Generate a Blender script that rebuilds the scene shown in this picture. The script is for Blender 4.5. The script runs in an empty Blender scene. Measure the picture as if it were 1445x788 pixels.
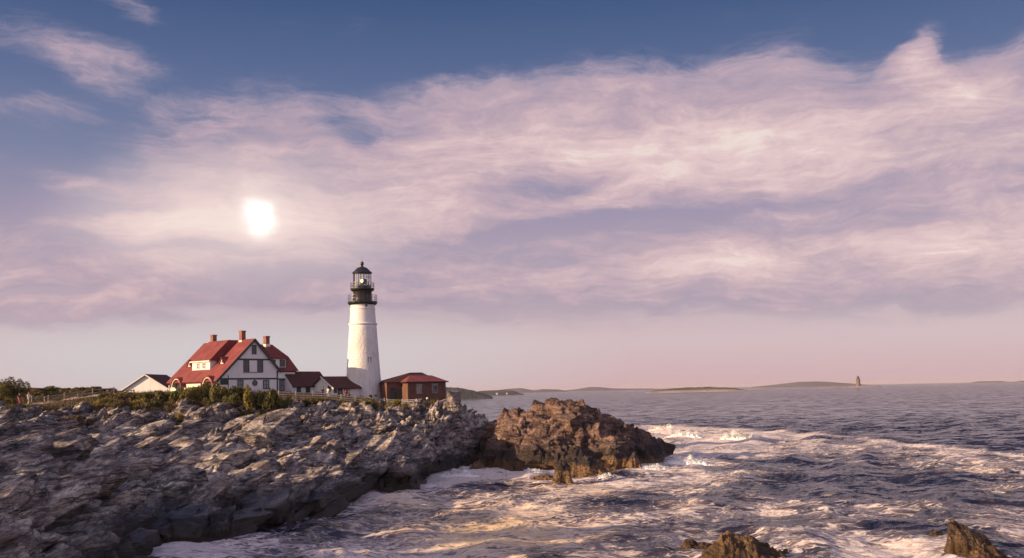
import bpy, math, random
import numpy as np
from mathutils import Vector, Matrix
random.seed(7); rng = np.random.default_rng(7)
SC = bpy.context.scene; COL = SC.collection
R = math.radians
# ------------------------------------------------------------------ camera
FPX, CX, CY, CAMZ = 1417.0, 722.5, 394.0, 11.0
PITCH, ROLL = R(2.5), R(-1.12)
HOR = 158.0
SHIFT = (HOR - FPX*math.tan(PITCH))/1445.0
cam = bpy.data.cameras.new('camera'); camo = bpy.data.objects.new('camera', cam); COL.objects.link(camo)
cam.sensor_width = 36; cam.lens = 36*FPX/1445.0; cam.shift_y = SHIFT
cam.clip_start = 0.5; cam.clip_end = 90000
ROT = (Matrix.Rotation(math.pi/2+PITCH, 3, 'X') @ Matrix.Rotation(ROLL, 3, 'Z'))
camo.matrix_world = Matrix.Translation((0, 0, CAMZ)) @ ROT.to_4x4()
SC.camera = camo
RN = np.array(ROT)
def ray(px, py):
    return RN @ np.array([(px-CX)/FPX, -(py-CY)/FPX + SHIFT*1445/FPX, -1.0])
def pt(px, py, d):                      # the point of pixel (px, py) at forward distance d
    r = ray(px, py); t = d/r[1]; return np.array([r[0]*t, d, CAMZ + r[2]*t])
def ptz(px, py, z=0.0):
    r = ray(px, py); t = (z-CAMZ)/r[2]; return np.array([r[0]*t, r[1]*t, z])
def proj(x, y, z):
    p = np.stack([x, y, z-CAMZ], -1) @ RN
    w = -p[..., 2]
    return p[..., 0]/w*FPX+CX, -(p[..., 1]/w - SHIFT*1445/FPX)*FPX+CY
def yh(px): return 566.4-0.01955*px
# ------------------------------------------------------------------ noise (numpy)
def _h(ix, iy, s):
    n = (ix.astype(np.int64)*374761393 + iy.astype(np.int64)*668265263 + s*974634211) & 0xffffffff
    n = ((n ^ (n >> 13))*1274126177) & 0xffffffff
    n = ((n ^ (n >> 16))*2246822519) & 0xffffffff
    return ((n ^ (n >> 15)) & 0xffffff)/float(0xffffff)
def noise(x, y, s=0):
    x = np.asarray(x, float); y = np.asarray(y, float)
    xi = np.floor(x); yi = np.floor(y); xf = x-xi; yf = y-yi
    u = xf*xf*xf*(xf*(xf*6-15)+10); v = yf*yf*yf*(yf*(yf*6-15)+10)
    def g(dx, dy):
        a = _h(xi+dx, yi+dy, s)*6.2831853
        return np.cos(a)*(xf-dx)+np.sin(a)*(yf-dy)
    a = g(0, 0); b = g(1, 0); c = g(0, 1); d = g(1, 1)
    return ((a+(b-a)*u) + ((c+(d-c)*u)-(a+(b-a)*u))*v)*1.5
def fbm(x, y, o=4, s=0, gain=.5):
    r = 0; a = 1.0; t = 0
    for i in range(o):
        r = r + a*noise(x*2**i, y*2**i, s+i*17); t += a; a *= gain
    return r/t
def voro(x, y, s=0, jit=.9):
    xi = np.floor(x); yi = np.floor(y)
    f1 = np.full(x.shape, 9.); f2 = np.full(x.shape, 9.)
    idx = np.zeros(x.shape); idy = np.zeros(x.shape); dx1 = np.zeros(x.shape); dy1 = np.zeros(x.shape)
    for i in (-1, 0, 1):
        for j in (-1, 0, 1):
            cx = xi+i; cy = yi+j
            qx = cx+.5+(_h(cx, cy, s+1)-.5)*jit-x; qy = cy+.5+(_h(cx, cy, s+2)-.5)*jit-y
            d = np.sqrt(qx*qx+qy*qy); m = d < f1
            f2 = np.where(m, f1, np.minimum(f2, d)); f1 = np.where(m, d, f1)
            idx = np.where(m, cx, idx); idy = np.where(m, cy, idy); dx1 = np.where(m, -qx, dx1); dy1 = np.where(m, -qy, dy1)
    return f1, f2, idx, idy, dx1, dy1
def sstep(a, b, x):
    t = np.clip((x-a)/(b-a), 0, 1); return t*t*(3-2*t)
# ------------------------------------------------------------------ nodes
def newmat(name):
    m = bpy.data.materials.new(name); m.use_nodes = True
    nt = m.node_tree; nt.nodes.clear()
    o = nt.nodes.new('ShaderNodeOutputMaterial'); p = nt.nodes.new('ShaderNodeBsdfPrincipled')
    nt.links.new(p.outputs[0], o.inputs['Surface'])
    return m, nt, p
class G:
    def __init__(s, nt): s.nt = nt
    def n(s, t, **kw):
        x = s.nt.nodes.new(t)
        for k, v in kw.items(): setattr(x, k, v)
        return x
    def set(s, sock, v):
        if isinstance(v, bpy.types.NodeSocket): s.nt.links.new(v, sock)
        else: sock.default_value = v
    def math(s, op, a, b=0.0, c=None, clamp=False):
        x = s.n('ShaderNodeMath', operation=op); x.use_clamp = clamp
        s.set(x.inputs[0], a); s.set(x.inputs[1], b)
        if c is not None: s.set(x.inputs[2], c)
        return x.outputs[0]
    def vmath(s, op, a, b=(0, 0, 0)):
        x = s.n('ShaderNodeVectorMath', operation=op); s.set(x.inputs[0], a); s.set(x.inputs[1], b)
        return x.outputs[0]
    def noise(s, vec, scale=1, detail=4, rough=.5, dist=0.0):
        x = s.n('ShaderNodeTexNoise'); s.set(x.inputs['Vector'], vec)
        x.inputs['Scale'].default_value = scale; x.inputs['Detail'].default_value = detail
        x.inputs['Roughness'].default_value = rough; x.inputs['Distortion'].default_value = dist
        return x.outputs[0]
    def mapr(s, v, a, b, c=0.0, d=1.0, smooth=True):
        x = s.n('ShaderNodeMapRange', interpolation_type='SMOOTHSTEP' if smooth else 'LINEAR')
        s.set(x.inputs[0], v); s.set(x.inputs[1], a); s.set(x.inputs[2], b); s.set(x.inputs[3], c); s.set(x.inputs[4], d)
        return x.outputs[0]
    def mix(s, f, a, b, mode='MIX'):
        x = s.n('ShaderNodeMix', data_type='RGBA', blend_type=mode)
        s.set(x.inputs[0], f)
        for i, v in ((6, a), (7, b)):
            if not isinstance(v, bpy.types.NodeSocket) and len(v) == 3: v = (*v, 1)
            s.set(x.inputs[i], v)
        return x.outputs[2]
    def ramp(s, f, stops):
        x = s.n('ShaderNodeValToRGB'); s.set(x.inputs[0], f); e = x.color_ramp.elements
        while len(e) < len(stops): e.new(.5)
        for q, (p, c) in zip(e, stops): q.position = p; q.color = (*c, 1)
        return x.outputs[0]
    def scale(s, vec, sc, rotz=0.0):
        x = s.n('ShaderNodeMapping'); s.set(x.inputs[0], vec); x.inputs['Scale'].default_value = sc
        x.inputs['Rotation'].default_value = (0, 0, rotz); return x.outputs[0]
    def bump(s, h, strength=.5, dist=.1, normal=None):
        x = s.n('ShaderNodeBump'); x.inputs['Strength'].default_value = strength; x.inputs['Distance'].default_value = dist
        s.set(x.inputs['Height'], h)
        if normal is not None: s.set(x.inputs['Normal'], normal)
        return x.outputs[0]
    def pos(s): return s.n('ShaderNodeNewGeometry').outputs['Position']
    def obj(s): return s.n('ShaderNodeTexCoord').outputs['Object']
    def attr(s, name): return s.n('ShaderNodeAttribute', attribute_name=name).outputs['Fac']
def paint(name, c1, c2=None, rough=.6, nscale=1.5, bump=0.0, bscale=6, metal=0.0, streak=False, spec=.4):
    m, nt, p = newmat(name); g = G(nt); c2 = c2 or tuple(v*.75 for v in c1)
    v = g.obj()
    if streak: v = g.scale(v, (1, 1, .18))
    f = g.mapr(g.noise(v, nscale, 6, .65), .35, .68)
    g.set(p.inputs['Base Color'], g.mix(f, c1, c2))
    p.inputs['Roughness'].default_value = rough; p.inputs['Metallic'].default_value = metal
    p.inputs['Specular IOR Level'].default_value = spec
    if bump: g.set(p.inputs['Normal'], g.bump(g.noise(g.obj(), bscale, 5, .6), bump, .05))
    return m
def siding(name, c1, c2, pitch=.16):
    m, nt, p = newmat(name); g = G(nt); v = g.obj()
    sx = g.n('ShaderNodeSeparateXYZ'); g.set(sx.inputs[0], v)
    fr = g.math('FRACT', g.math('DIVIDE', sx.outputs[2], pitch))
    f = g.mapr(g.noise(g.scale(v, (1, 1, .3)), 1.3, 6, .65), .4, .72)
    g.set(p.inputs['Base Color'], g.mix(f, c1, c2)); p.inputs['Roughness'].default_value = .55
    g.set(p.inputs['Normal'], g.bump(fr, .35, .03)); return m
def shingle(name, c1, c2, c3):
    m, nt, p = newmat(name); g = G(nt); v = g.obj()
    sx = g.n('ShaderNodeSeparateXYZ'); g.set(sx.inputs[0], v)
    row = g.math('DIVIDE', sx.outputs[2], .13); fr = g.math('FRACT', row)
    cv = g.n('ShaderNodeTexWhiteNoise', noise_dimensions='2D')
    cb = g.n('ShaderNodeCombineXYZ'); g.set(cb.inputs[0], g.math('FLOOR', row))
    g.set(cb.inputs[1], g.math('FLOOR', g.math('DIVIDE', g.math('ADD', sx.outputs[0], sx.outputs[1]), .35)))
    g.set(cv.inputs[0], cb.outputs[0])
    f = g.mapr(g.noise(v, .55, 6, .65), .35, .65)
    col = g.mix(f, c1, c2); col = g.mix(g.math('MULTIPLY', cv.outputs[0], .35), col, c3)
    g.set(p.inputs['Base Color'], col); p.inputs['Roughness'].default_value = .8; p.inputs['Specular IOR Level'].default_value = .25
    g.set(p.inputs['Normal'], g.bump(g.math('ADD', fr, g.math('MULTIPLY', cv.outputs[0], .5)), .5, .03)); return m
def brickmat(name, c1, c2, mortar):
    m, nt, p = newmat(name); g = G(nt); v = g.obj()
    sx = g.n('ShaderNodeSeparateXYZ'); g.set(sx.inputs[0], v)
    cb = g.n('ShaderNodeCombineXYZ'); g.set(cb.inputs[0], g.math('ADD', sx.outputs[0], sx.outputs[1])); g.set(cb.inputs[1], sx.outputs[2])
    b = g.n('ShaderNodeTexBrick'); g.set(b.inputs['Vector'], cb.outputs[0]); b.inputs['Scale'].default_value = 1
    b.inputs['Brick Width'].default_value = .23; b.inputs['Row Height'].default_value = .085; b.inputs['Mortar Size'].default_value = .008
    for k, c in (('Color1', c1), ('Color2', c2), ('Mortar', mortar)): b.inputs[k].default_value = (*c, 1)
    f = g.mapr(g.noise(v, 1.1, 6, .65), .35, .7, 0, .55)
    g.set(p.inputs['Base Color'], g.mix(f, b.outputs[0], tuple(x*.45 for x in c1))); p.inputs['Roughness'].default_value = .85
    g.set(p.inputs['Normal'], g.bump(g.math('SUBTRACT', 1, b.outputs[1]), .4, .02)); return m
# ------------------------------------------------------------------ meshes
def mesh_np(name, V, F, mat, parent=None, smooth=False, attrs=None):
    me = bpy.data.meshes.new(name); V = np.asarray(V, np.float32); F = np.asarray(F, np.int32)
    me.vertices.add(len(V)); me.vertices.foreach_set('co', V.ravel())
    k = F.shape[1]; me.loops.add(F.size); me.loops.foreach_set('vertex_index', F.ravel())
    me.polygons.add(len(F)); me.polygons.foreach_set('loop_start', np.arange(0, F.size, k, dtype=np.int32))
    if smooth: me.polygons.foreach_set('use_smooth', np.ones(len(F), bool))
    for a, v in (attrs or {}).items():
        at = me.attributes.new(a, 'FLOAT', 'POINT'); at.data.foreach_set('value', np.asarray(v, np.float32).ravel())
    me.update(calc_edges=True); me.validate()
    if mat: me.materials.append(mat)
    o = bpy.data.objects.new(name, me); COL.objects.link(o)
    if parent: o.parent = parent
    return o
class MB:
    def __init__(s): s.v = []; s.f = []
    def face(s, pts):
        i = len(s.v); s.v += [tuple(p) for p in pts]; s.f.append(tuple(range(i, i+len(pts))))
    def hexa(s, c):                         # 8 corners: 0-3 bottom loop, 4-7 top loop
        i = len(s.v); s.v += [tuple(p) for p in c]
        for q in ((3, 2, 1, 0), (4, 5, 6, 7), (0, 1, 5, 4), (1, 2, 6, 5), (2, 3, 7, 6), (3, 0, 4, 7)): s.f.append(tuple(i+k for k in q))
    def box(s, x0, x1, y0, y1, z0, z1):
        s.hexa([(x0, y0, z0), (x1, y0, z0), (x1, y1, z0), (x0, y1, z0), (x0, y0, z1), (x1, y0, z1), (x1, y1, z1), (x0, y1, z1)])
    def mbox(s, mp, u0, u1, w0, w1, d0, d1):
        s.hexa([mp(u0, w0, d0), mp(u1, w0, d0), mp(u1, w0, d1), mp(u0, w0, d1), mp(u0, w1, d0), mp(u1, w1, d0), mp(u1, w1, d1), mp(u0, w1, d1)])
    def prism(s, a, b):                     # two congruent loops
        i = len(s.v); n = len(a); s.v += [tuple(p) for p in a]+[tuple(p) for p in b]
        s.f.append(tuple(range(i+n-1, i-1, -1))); s.f.append(tuple(range(i+n, i+2*n)))
        for k in range(n): s.f.append((i+k, i+(k+1) % n, i+n+(k+1) % n, i+n+k))
    def slab(s, quad, t):                   # quad thickened along its normal (downwards)
        q = [Vector(p) for p in quad]; n = (q[1]-q[0]).cross(q[2]-q[0]).normalized()
        if n.z < 0: n = -n
        s.prism([p-n*t for p in q], q)
    def tube(s, p, q, r0, r1=None, n=8):
        r1 = r0 if r1 is None else r1; p = Vector(p); q = Vector(q); d = (q-p).normalized()
        a = d.orthogonal().normalized(); b = d.cross(a)
        A = [p+(a*math.cos(t)+b*math.sin(t))*r0 for t in [2*math.pi*k/n for k in range(n)]]
        B = [q+(a*math.cos(t)+b*math.sin(t))*r1 for t in [2*math.pi*k/n for k in range(n)]]
        s.prism(A, B)
    def bar(s, p, q, w, h):                 # rectangular bar, h along z
        p = Vector(p); q = Vector(q); d = (q-p).normalized(); u = Vector((0, 0, 1))
        if abs(d.z) > .95: u = Vector((0, 1, 0))
        a = d.cross(u).normalized(); b = a.cross(d)
        o = [(-w/2, -h/2), (w/2, -h/2), (w/2, h/2), (-w/2, h/2)]
        s.prism([p+a*x+b*y for x, y in o], [q+a*x+b*y for x, y in o])
    def lathe(s, prof, n=48, cx=0, cy=0):
        i = len(s.v)
        for r, z in prof:
            for k in range(n): s.v.append((cx+r*math.cos(2*math.pi*k/n), cy+r*math.sin(2*math.pi*k/n), z))
        for j in range(len(prof)-1):
            for k in range(n):
                s.f.append((i+j*n+k, i+j*n+(k+1) % n, i+(j+1)*n+(k+1) % n, i+(j+1)*n+k))
    def build(s, name, mat, parent=None, smooth=False, bevel=0.0):
        me = bpy.data.meshes.new(name); me.from_pydata(s.v, [], s.f); me.materials.append(mat)
        import bmesh
        bm = bmesh.new(); bm.from_mesh(me); bmesh.ops.recalc_face_normals(bm, faces=bm.faces)
        if smooth:
            bmesh.ops.remove_doubles(bm, verts=bm.verts, dist=1e-5)
            for f in bm.faces: f.smooth = True
        bm.to_mesh(me); bm.free()
        if smooth: me.set_sharp_from_angle(angle=R(38))
        o = bpy.data.objects.new(name, me); COL.objects.link(o)
        if parent: o.parent = parent
        if bevel:
            b = o.modifiers.new('b', 'BEVEL'); b.width = bevel; b.segments = 1; b.limit_method = 'ANGLE'
        return o
def tag(o, label=None, cat=None, group=None, kind=None):
    if label: o['label'] = label
    if cat: o['category'] = cat
    if group: o['group'] = group
    if kind: o['kind'] = kind
    return o
def empty(name, loc, rz=0.0):
    o = bpy.data.objects.new(name, None); COL.objects.link(o); o.location = loc; o.rotation_euler = (0, 0, rz)
    o.empty_display_size = .3; return o
def copy_tree(o, parent=None):
    c = o.copy(); COL.objects.link(c); c.parent = parent
    for ch in list(o.children): copy_tree(ch, c)
    return c
# ------------------------------------------------------------------ light
SUN_EL, SUN_BACK = R(15.5), R(22)
sdir = Vector((-math.cos(SUN_EL)*math.cos(SUN_BACK), -math.cos(SUN_EL)*math.sin(SUN_BACK), math.sin(SUN_EL)))
sl = bpy.data.lights.new('sun', 'SUN'); sl.energy = 5.0; sl.angle = R(.5); sl.color = (1, .70, .42)
so = bpy.data.objects.new('sun', sl); COL.objects.link(so)
so.rotation_euler = sdir.to_track_quat('Z', 'Y').to_euler()
# ------------------------------------------------------------------ sky
def lin(r, g=None, b=None):
    if g is None: r, g, b = r
    f = lambda c: ((c/255+.055)/1.055)**2.4 if c > 10 else c/255/12.92
    return (f(r), f(g), f(b))
def make_world():
    w = bpy.data.worlds.new('World'); SC.world = w; w.use_nodes = True
    nt = w.node_tree; nt.nodes.clear(); g = G(nt)
    out = g.n('ShaderNodeOutputWorld'); bg = g.n('ShaderNodeBackground'); bg.inputs[1].default_value = .1
    nt.links.new(bg.outputs[0], out.inputs[0])
    sky = g.n('ShaderNodeTexSky', sky_type='NISHITA'); sky.sun_disc = False
    sky.sun_elevation = SUN_EL; sky.sun_rotation = math.atan2(sdir.x, sdir.y)
    d = g.n('ShaderNodeTexCoord').outputs['Generated']
    s = g.n('ShaderNodeSeparateXYZ'); g.set(s.inputs[0], d)
    az = g.math('ARCTAN2', s.outputs[0], s.outputs[1]); el = g.math('ARCSINE', s.outputs[2])
    cb = g.n('ShaderNodeCombineXYZ'); g.set(cb.inputs[0], az); g.set(cb.inputs[1], el); uv = cb.outputs[0]
    def ae(px, py):
        r = ray(px, py); r = r/np.linalg.norm(r); return math.atan2(r[0], r[1]), math.asin(r[2])
    # warp, so that the outlines of the clouds curl and fray
    wn = g.n('ShaderNodeTexNoise'); g.set(wn.inputs[0], g.scale(uv, (5, 9, 1))); wn.inputs['Scale'].default_value = 1.3; wn.inputs['Detail'].default_value = 6; wn.inputs['Roughness'].default_value = .52
    wv = g.vmath('MULTIPLY', g.vmath('SUBTRACT', wn.outputs['Color'], (.5, .5, .5)), (.12, .06, 0))
    uvw = g.vmath('ADD', uv, wv)
    def blob(px, py, rx, ry, wt, rot=0.0, src=None):
        a, e = ae(px, py)
        m = g.n('ShaderNodeMapping', vector_type='TEXTURE'); g.set(m.inputs[0], src or uvw)
        m.inputs['Location'].default_value = (a, e, 0); m.inputs['Rotation'].default_value = (0, 0, R(rot))
        m.inputs['Scale'].default_value = (rx/FPX, ry/FPX, 1)
        gr = g.n('ShaderNodeTexGradient', gradient_type='SPHERICAL'); g.set(gr.inputs[0], m.outputs[0])
        t = g.math('SMOOTH_MIN', gr.outputs['Fac'], .75, .3)
        return g.math('MULTIPLY', t, wt)
    def total(lst, src=None):
        acc = None
        for b in lst:
            x = blob(*b, src=src); acc = x if acc is None else g.math('ADD', acc, x)
        return acc
    dens = total(CLOUDS)
    st = g.noise(g.scale(uvw, (4.2, 26, 1), R(-7)), 1.5, 12, .68, .0)      # long streaks
    pf = g.noise(g.scale(uvw, (7, 13, 1), R(14)), 1.2, 14, .68, .0)              # puffs
    tex = g.math('ADD', g.math('MULTIPLY', g.math('SUBTRACT', st, .5), 1.05), g.math('MULTIPLY', g.math('SUBTRACT', pf, .5), 1.9))
    dd = g.math('ADD', dens, g.math('MULTIPLY', tex, g.mapr(dens, 0, .5, .25, .75)))
    fi = g.noise(g.scale(uvw, (3.2, 22, 1), R(24)), 2.0, 9, .66, .0)       # feathers sweeping up to the right
    fe = g.math('POWER', g.math('SUBTRACT', 1.0, g.math('ABSOLUTE', g.math('MULTIPLY', g.math('SUBTRACT', fi, .5), 4.0)), clamp=True), 2.0)
    tex = g.math('ADD', tex, g.math('MULTIPLY', g.math('SUBTRACT', fe, .45), .15))
    dd = g.math('ADD', dd, g.math('MULTIPLY', g.math('SUBTRACT', fe, .45), g.mapr(dens, 0, .6, .16, .26)))
    cov = g.mapr(dd, .06, .70)
    grad = g.ramp(g.math('DIVIDE', el, 1.5708), [(0, lin(208, 172, 180)), (.03, lin(210, 186, 192)), (.06, lin(192, 170, 181)), (.1, lin(166, 150, 173)),
        (.145, lin(122, 128, 160)), (.19, lin(90, 105, 146)), (.245, lin(54, 80, 124)), (.3, lin(60, 92, 134)), (.45, lin(104, 110, 152)), (1, lin(118, 116, 152))])
    glow = blob(330, 525, 560, 95, .75, src=uv)
    grad = g.mix(g.math('MULTIPLY', glow, 1.0, clamp=True), grad, lin(208, 216, 218))
    light = g.mapr(g.math('ADD', g.math('MULTIPLY', dd, .55), g.math('ADD', g.math('MULTIPLY', tex, .70), total(BRIGHT))), .05, 1.6)
    ccol = g.ramp(light, [(0, lin(166, 152, 172)), (.3, lin(194, 168, 180)), (.6, lin(217, 187, 190)), (.85, lin(235, 205, 202)), (1, lin(248, 228, 218))])
    col = g.mix(g.math('MULTIPLY', cov, .93), grad, ccol)
    half = g.vmath('ADD', uv, g.vmath('MULTIPLY', wv, (.62, .62, 0)))
    sb = total([(361, 304, 40, 36, 1.15), (371, 314, 26, 36, .7), (346, 289, 42, 18, .6)], src=half)
    col = g.mix(g.math('MULTIPLY', g.math('MAXIMUM', g.mapr(blob(362, 303, 110, 90, 1.2), .0, 1.0), g.math('MULTIPLY', g.mapr(blob(340, 306, 300, 130, 1.2), .0, 1.0), .6)), .8), col, lin(255, 232, 224))
    col = g.mix(g.mapr(sb, .0, 2.0), col, (1.75, 1.63, 1.52))
    # fill glow added to the unseen sky around the sun and behind the viewer
    dn = g.n('ShaderNodeVectorMath', operation='DOT_PRODUCT'); g.set(dn.inputs[0], d); dn.inputs[1].default_value = sdir[:]
    col = g.mix(g.mapr(dn.outputs['Value'], .6, 1.0, 0, .7), col, (1.4, 1.05, .85))
    db = g.n('ShaderNodeVectorMath', operation='DOT_PRODUCT'); g.set(db.inputs[0], d); db.inputs[1].default_value = Vector((.25, -.85, .42)).normalized()[:]
    col = g.mix(g.mapr(db.outputs['Value'], .35, .95, 0, .45), col, (.80, .66, .80))
    ten = g.vmath('MULTIPLY', col, (10*SKYK, 10*SKYK, 10*SKYK))
    fin = g.mix(.06, ten, sky.outputs[0])
    g.set(bg.inputs[0], fin)
SKYK = 0.705
CLOUDS = [(330, 190, 200, 85, .9, 12), (420, 285, 330, 95, 1.0), (640, 235, 330, 130, 1.1), (900, 215, 360, 140, 1.15), (1150, 195, 340, 130, 1.15),
          (1370, 225, 260, 150, 1.1), (1255, 82, 75, 38, .75, 50), (1262, 60, 40, 26, .25, 30), (1300, 110, 100, 36, .7, -35), (1400, 95, 120, 40, .7, 28), (1350, 130, 160, 40, .4, 10), (1060, 95, 130, 45, .5),
          (900, 385, 480, 80, 1.15, 3), (1220, 380, 440, 75, 1.15), (590, 405, 260, 45, .95), (1400, 345, 240, 90, .9),
          (225, 315, 190, 42, 1.1, 6), (10, 345, 130, 60, 1.0), (235, 390, 240, 46, 1.1, 5), (90, 430, 280, 30, 1.0), (20, 395, 90, 18, .7), (420, 425, 160, 22, .7),
          (120, 80, 170, 44, .52, -14), (15, 168, 80, 18, .28), (80, 155, 70, 18, .3), (180, 5, 70, 20, .4, -20), (120, 250, 200, 18, .35, -10),
          (560, 335, 280, 60, .7), (630, 140, 170, 38, .5, 8), (820, 130, 170, 38, .4, 6),
          (780, 264, 130, 20, -1.0, 12), (1010, 290, 260, 24, -.75, 3), (720, 328, 200, 22, -.8, 8), (330, 355, 170, 18, -.6), (505, 185, 80, 30, -.5, -35), (60, 412, 160, 12, -.8), (250, 435, 200, 10, -.4)]
BRIGHT = [(360, 300, 200, 80, .55), (240, 315, 160, 40, .5), (700, 190, 200, 70, .35, 5), (880, 270, 170, 40, .5, 10), (960, 185, 240, 70, .4), (1040, 215, 300, 60, .3),
          (960, 365, 200, 45, .45), (1270, 60, 80, 60, .35), (230, 375, 160, 40, .35), (80, 430, 160, 25, .3), (1380, 250, 200, 60, .2), (290, 140, 100, 60, .15)]
make_world()
SC.view_settings.view_transform = 'Standard'; SC.view_settings.look = 'None'; SC.view_settings.gamma = 1; SC.view_settings.exposure = 0.52
# ================================================================== terrain
COLS = [(-700, [(20, 6), (60, 10), (100, 12), (150, 13), (300, 14)]),
 (-300, [(20, 3), (45, 7), (65, 8), (80, 8.5), (110, 10), (150, 11.5), (190, 13.5), (300, 13)]),
 (-120, [(20, 0), (45, 4.6), (65, 5.5), (80, 6.9), (95, 8), (115, 9.6), (130, 10.2), (145, 10.5), (190, 13.2), (300, 12)]),
 (0, [(20, -2), (36, 0.4), (45, 3.4), (65, 4.9), (80, 6.3), (95, 7.4), (115, 9.2), (130, 9.9), (145, 10.2), (190, 12.8), (300, 12)]),
 (100, [(20, -3), (45, -1), (52, .8), (58, 1.85), (70, 3.3), (82, 4.3), (95, 5.6), (110, 7.07), (125, 8.74), (135, 9.9), (145, 10.6), (160, 11.5), (190, 12.6), (300, 12)]),
 (200, [(20, -3), (68, -2), (74.4, 0), (78, .95), (84, 1.66), (92, 2.7), (102, 4), (112, 5.27), (122, 6.9), (132, 8.4), (140, 9.8), (150, 11.2), (165, 11.7), (200, 12), (300, 11)]),
 (300, [(20, -3), (74, -2), (78.5, 0), (80, 1.3), (88, 2), (98, 3.1), (108, 4.2), (118, 5.6), (128, 7.25), (136, 8.2), (142, 9.25), (150, 10.8), (160, 11.6), (200, 12), (300, 10)]),
 (400, [(20, -3), (82, -2), (86, 0), (87.2, 1.6), (95, 2.5), (105, 3.5), (116, 5), (127, 6.4), (138, 7.8), (146, 9), (154, 10.5), (162, 11.2), (200, 11), (300, 8)]),
 (447, [(20, -3), (86, -2), (91, 0), (92.2, 1.2), (100, 2.2), (108, 3.0), (118, 4.3), (128, 5.9), (139, 7.4), (149, 8.8), (157, 10.2), (166, 10.8), (200, 10.6), (280, 6)]),
 (460, [(20, -3), (97, -2), (101.7, 0), (103, 1.7), (110, 2.7), (120, 4.45), (130, 6), (140, 7.3), (150, 8.6), (158, 10), (166, 10.5), (200, 10.5), (280, 6)]),
 (520, [(20, -3), (107, -2), (111, 0), (112.3, 2.1), (120, 3.5), (130, 5), (140, 6.2), (150, 7.7), (158, 8.95), (164, 9.55), (172, 9.6), (210, 9), (260, 3), (280, -2)]),
 (560, [(20, -3), (111, -2), (115.2, 0), (116.8, 2.9), (126, 4.6), (136, 6), (146, 6.95), (156, 8.3), (164, 9.1), (175, 9.5), (200, 9), (235, 3), (250, -2)]),
 (600, [(20, -3), (126, -2), (129.8, 0), (131.5, 3.8), (138, 5.6), (144, 6.6), (152, 7.45), (160, 8.4), (168, 9), (178, 9.3), (200, 8.5), (220, 3), (235, -2)]),
 (630, [(20, -3), (138, -2), (142, 0), (143.5, 4.3), (148, 6.75), (154, 8.2), (162, 9.2), (175, 9.2), (195, 7), (210, 2), (220, -2)]),
 (660, [(20, -3), (148, -2), (152, 0), (153.5, 3.6), (157, 5.9), (162, 6.9), (172, 6.8), (185, 5), (200, 0), (210, -2)]),
 (692, [(20, -3), (155, -2), (158, 0), (160, 3.4), (164, 5.3), (172, 5), (182, 3), (192, -1), (200, -2)]),
 (712, [(20, -3), (150, -3), (160, -2.5), (170, -2.2), (200, -3)]),
 (800, [(20, -3), (300, -3)])]
CK = np.array([(c[0]-CX)/FPX for c in COLS])
VEGD = [(-700, 60), (-120, 122), (0, 124), (60, 134), (100, 136), (140, 134), (200, 139), (300, 143), (400, 150), (460, 154), (520, 158), (560, 161), (600, 165), (625, 172), (640, 260), (800, 300)]
def base_h(k, d):
    H = np.stack([np.interp(d, [p[0] for p in c[1]], [p[1] for p in c[1]]) for c in COLS], 0)
    i = np.clip(np.searchsorted(CK, k)-1, 0, len(CK)-2)
    f = np.clip((k-CK[i])/(CK[i+1]-CK[i]), 0, 1)
    return np.take_along_axis(H, i[None], 0)[0]*(1-f)+np.take_along_axis(H, i[None]+1, 0)[0]*f
def cells(s, t, ls, lt, amp, tilt, seed, crack=.35, cw=.07, bs=0.0, bt=0.0):
    f1, f2, ix, iy, dx, dy = voro(s/ls, t/lt, seed)
    h = (_h(ix, iy, seed+5)-.5)*2*amp + ((_h(ix, iy, seed+6)-.5)*2*dx + (_h(ix, iy, seed+7)-.5)*2*dy)*tilt
    return h+bs*ls*dx+bt*lt*dy - crack*np.exp(-(f2-f1)/cw)
def saw(b, q, c=.3, r=.74):
    f = b/q; fl = np.floor(f); fr = f-fl
    return q*(fl+np.where(fr < r, c*(1-fr/r), (1+c)*sstep(r, 1.0, fr)))
def rockify(x, y, b, q=1.9, sc=1.0, strike=R(13), el=1.0, kc_=1.0):
    cs, sn = math.cos(strike), math.sin(strike)
    s = x*cs-y*sn; t = x*sn+y*cs
    s = s+1.3*fbm(x/11, y/14, 3, 3)+.25*fbm(x/2, y/5, 3, 4); t = t+3*fbm(x/9, y/14, 2, 9)
    bb = b+1.0*fbm(s/6, t/(26*el), 4, 21)+.4*fbm(s/1.7, t/(9*el), 4, 22)
    h = .55*saw(bb, q)+.25*saw(bb+.37, q*.29)+.2*bb
    h = h+kc_*(cells(s, t, 5.0*sc, 20*sc*el, .45*sc, .8*sc, 31, .25, .04, .10, .04)+cells(s, t, 2.0*sc, 8*sc*el, .26*sc, .5*sc, 36, .20, .04, .14, .17)
       +cells(s, t, .85*sc, 2.8*sc*el, .14*sc, .28*sc, 41, .12, .05, .16, .22)+cells(s, t, .40*sc, 1.1*sc*el, .06*sc, .12*sc, 51, .05, .08))
    return h+.08*fbm(x/.9, y/1.4, 4, 61)
def veg_mask(k, d, x, y):
    e = np.interp(k, [(p[0]-CX)/FPX for p in VEGD], [p[1] for p in VEGD])
    v = sstep(-3.0, 2.5, d-e+4.0*fbm(x/5, y/5, 4, 77))
    px = k*FPX+CX
    for cx, dd, wx, wd in ((95, 112, 45, 3.5), (235, 126, 30, 2.2), (345, 136, 16, 2.5), (555, 155, 28, 4), (20, 118, 25, 4)):
        v = np.maximum(v, sstep(.35, .75, np.exp(-((px-cx)/wx)**2-((d-dd)/wd)**2)+.25*fbm(x/2, y/2, 3, 78)))
    return v
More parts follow.
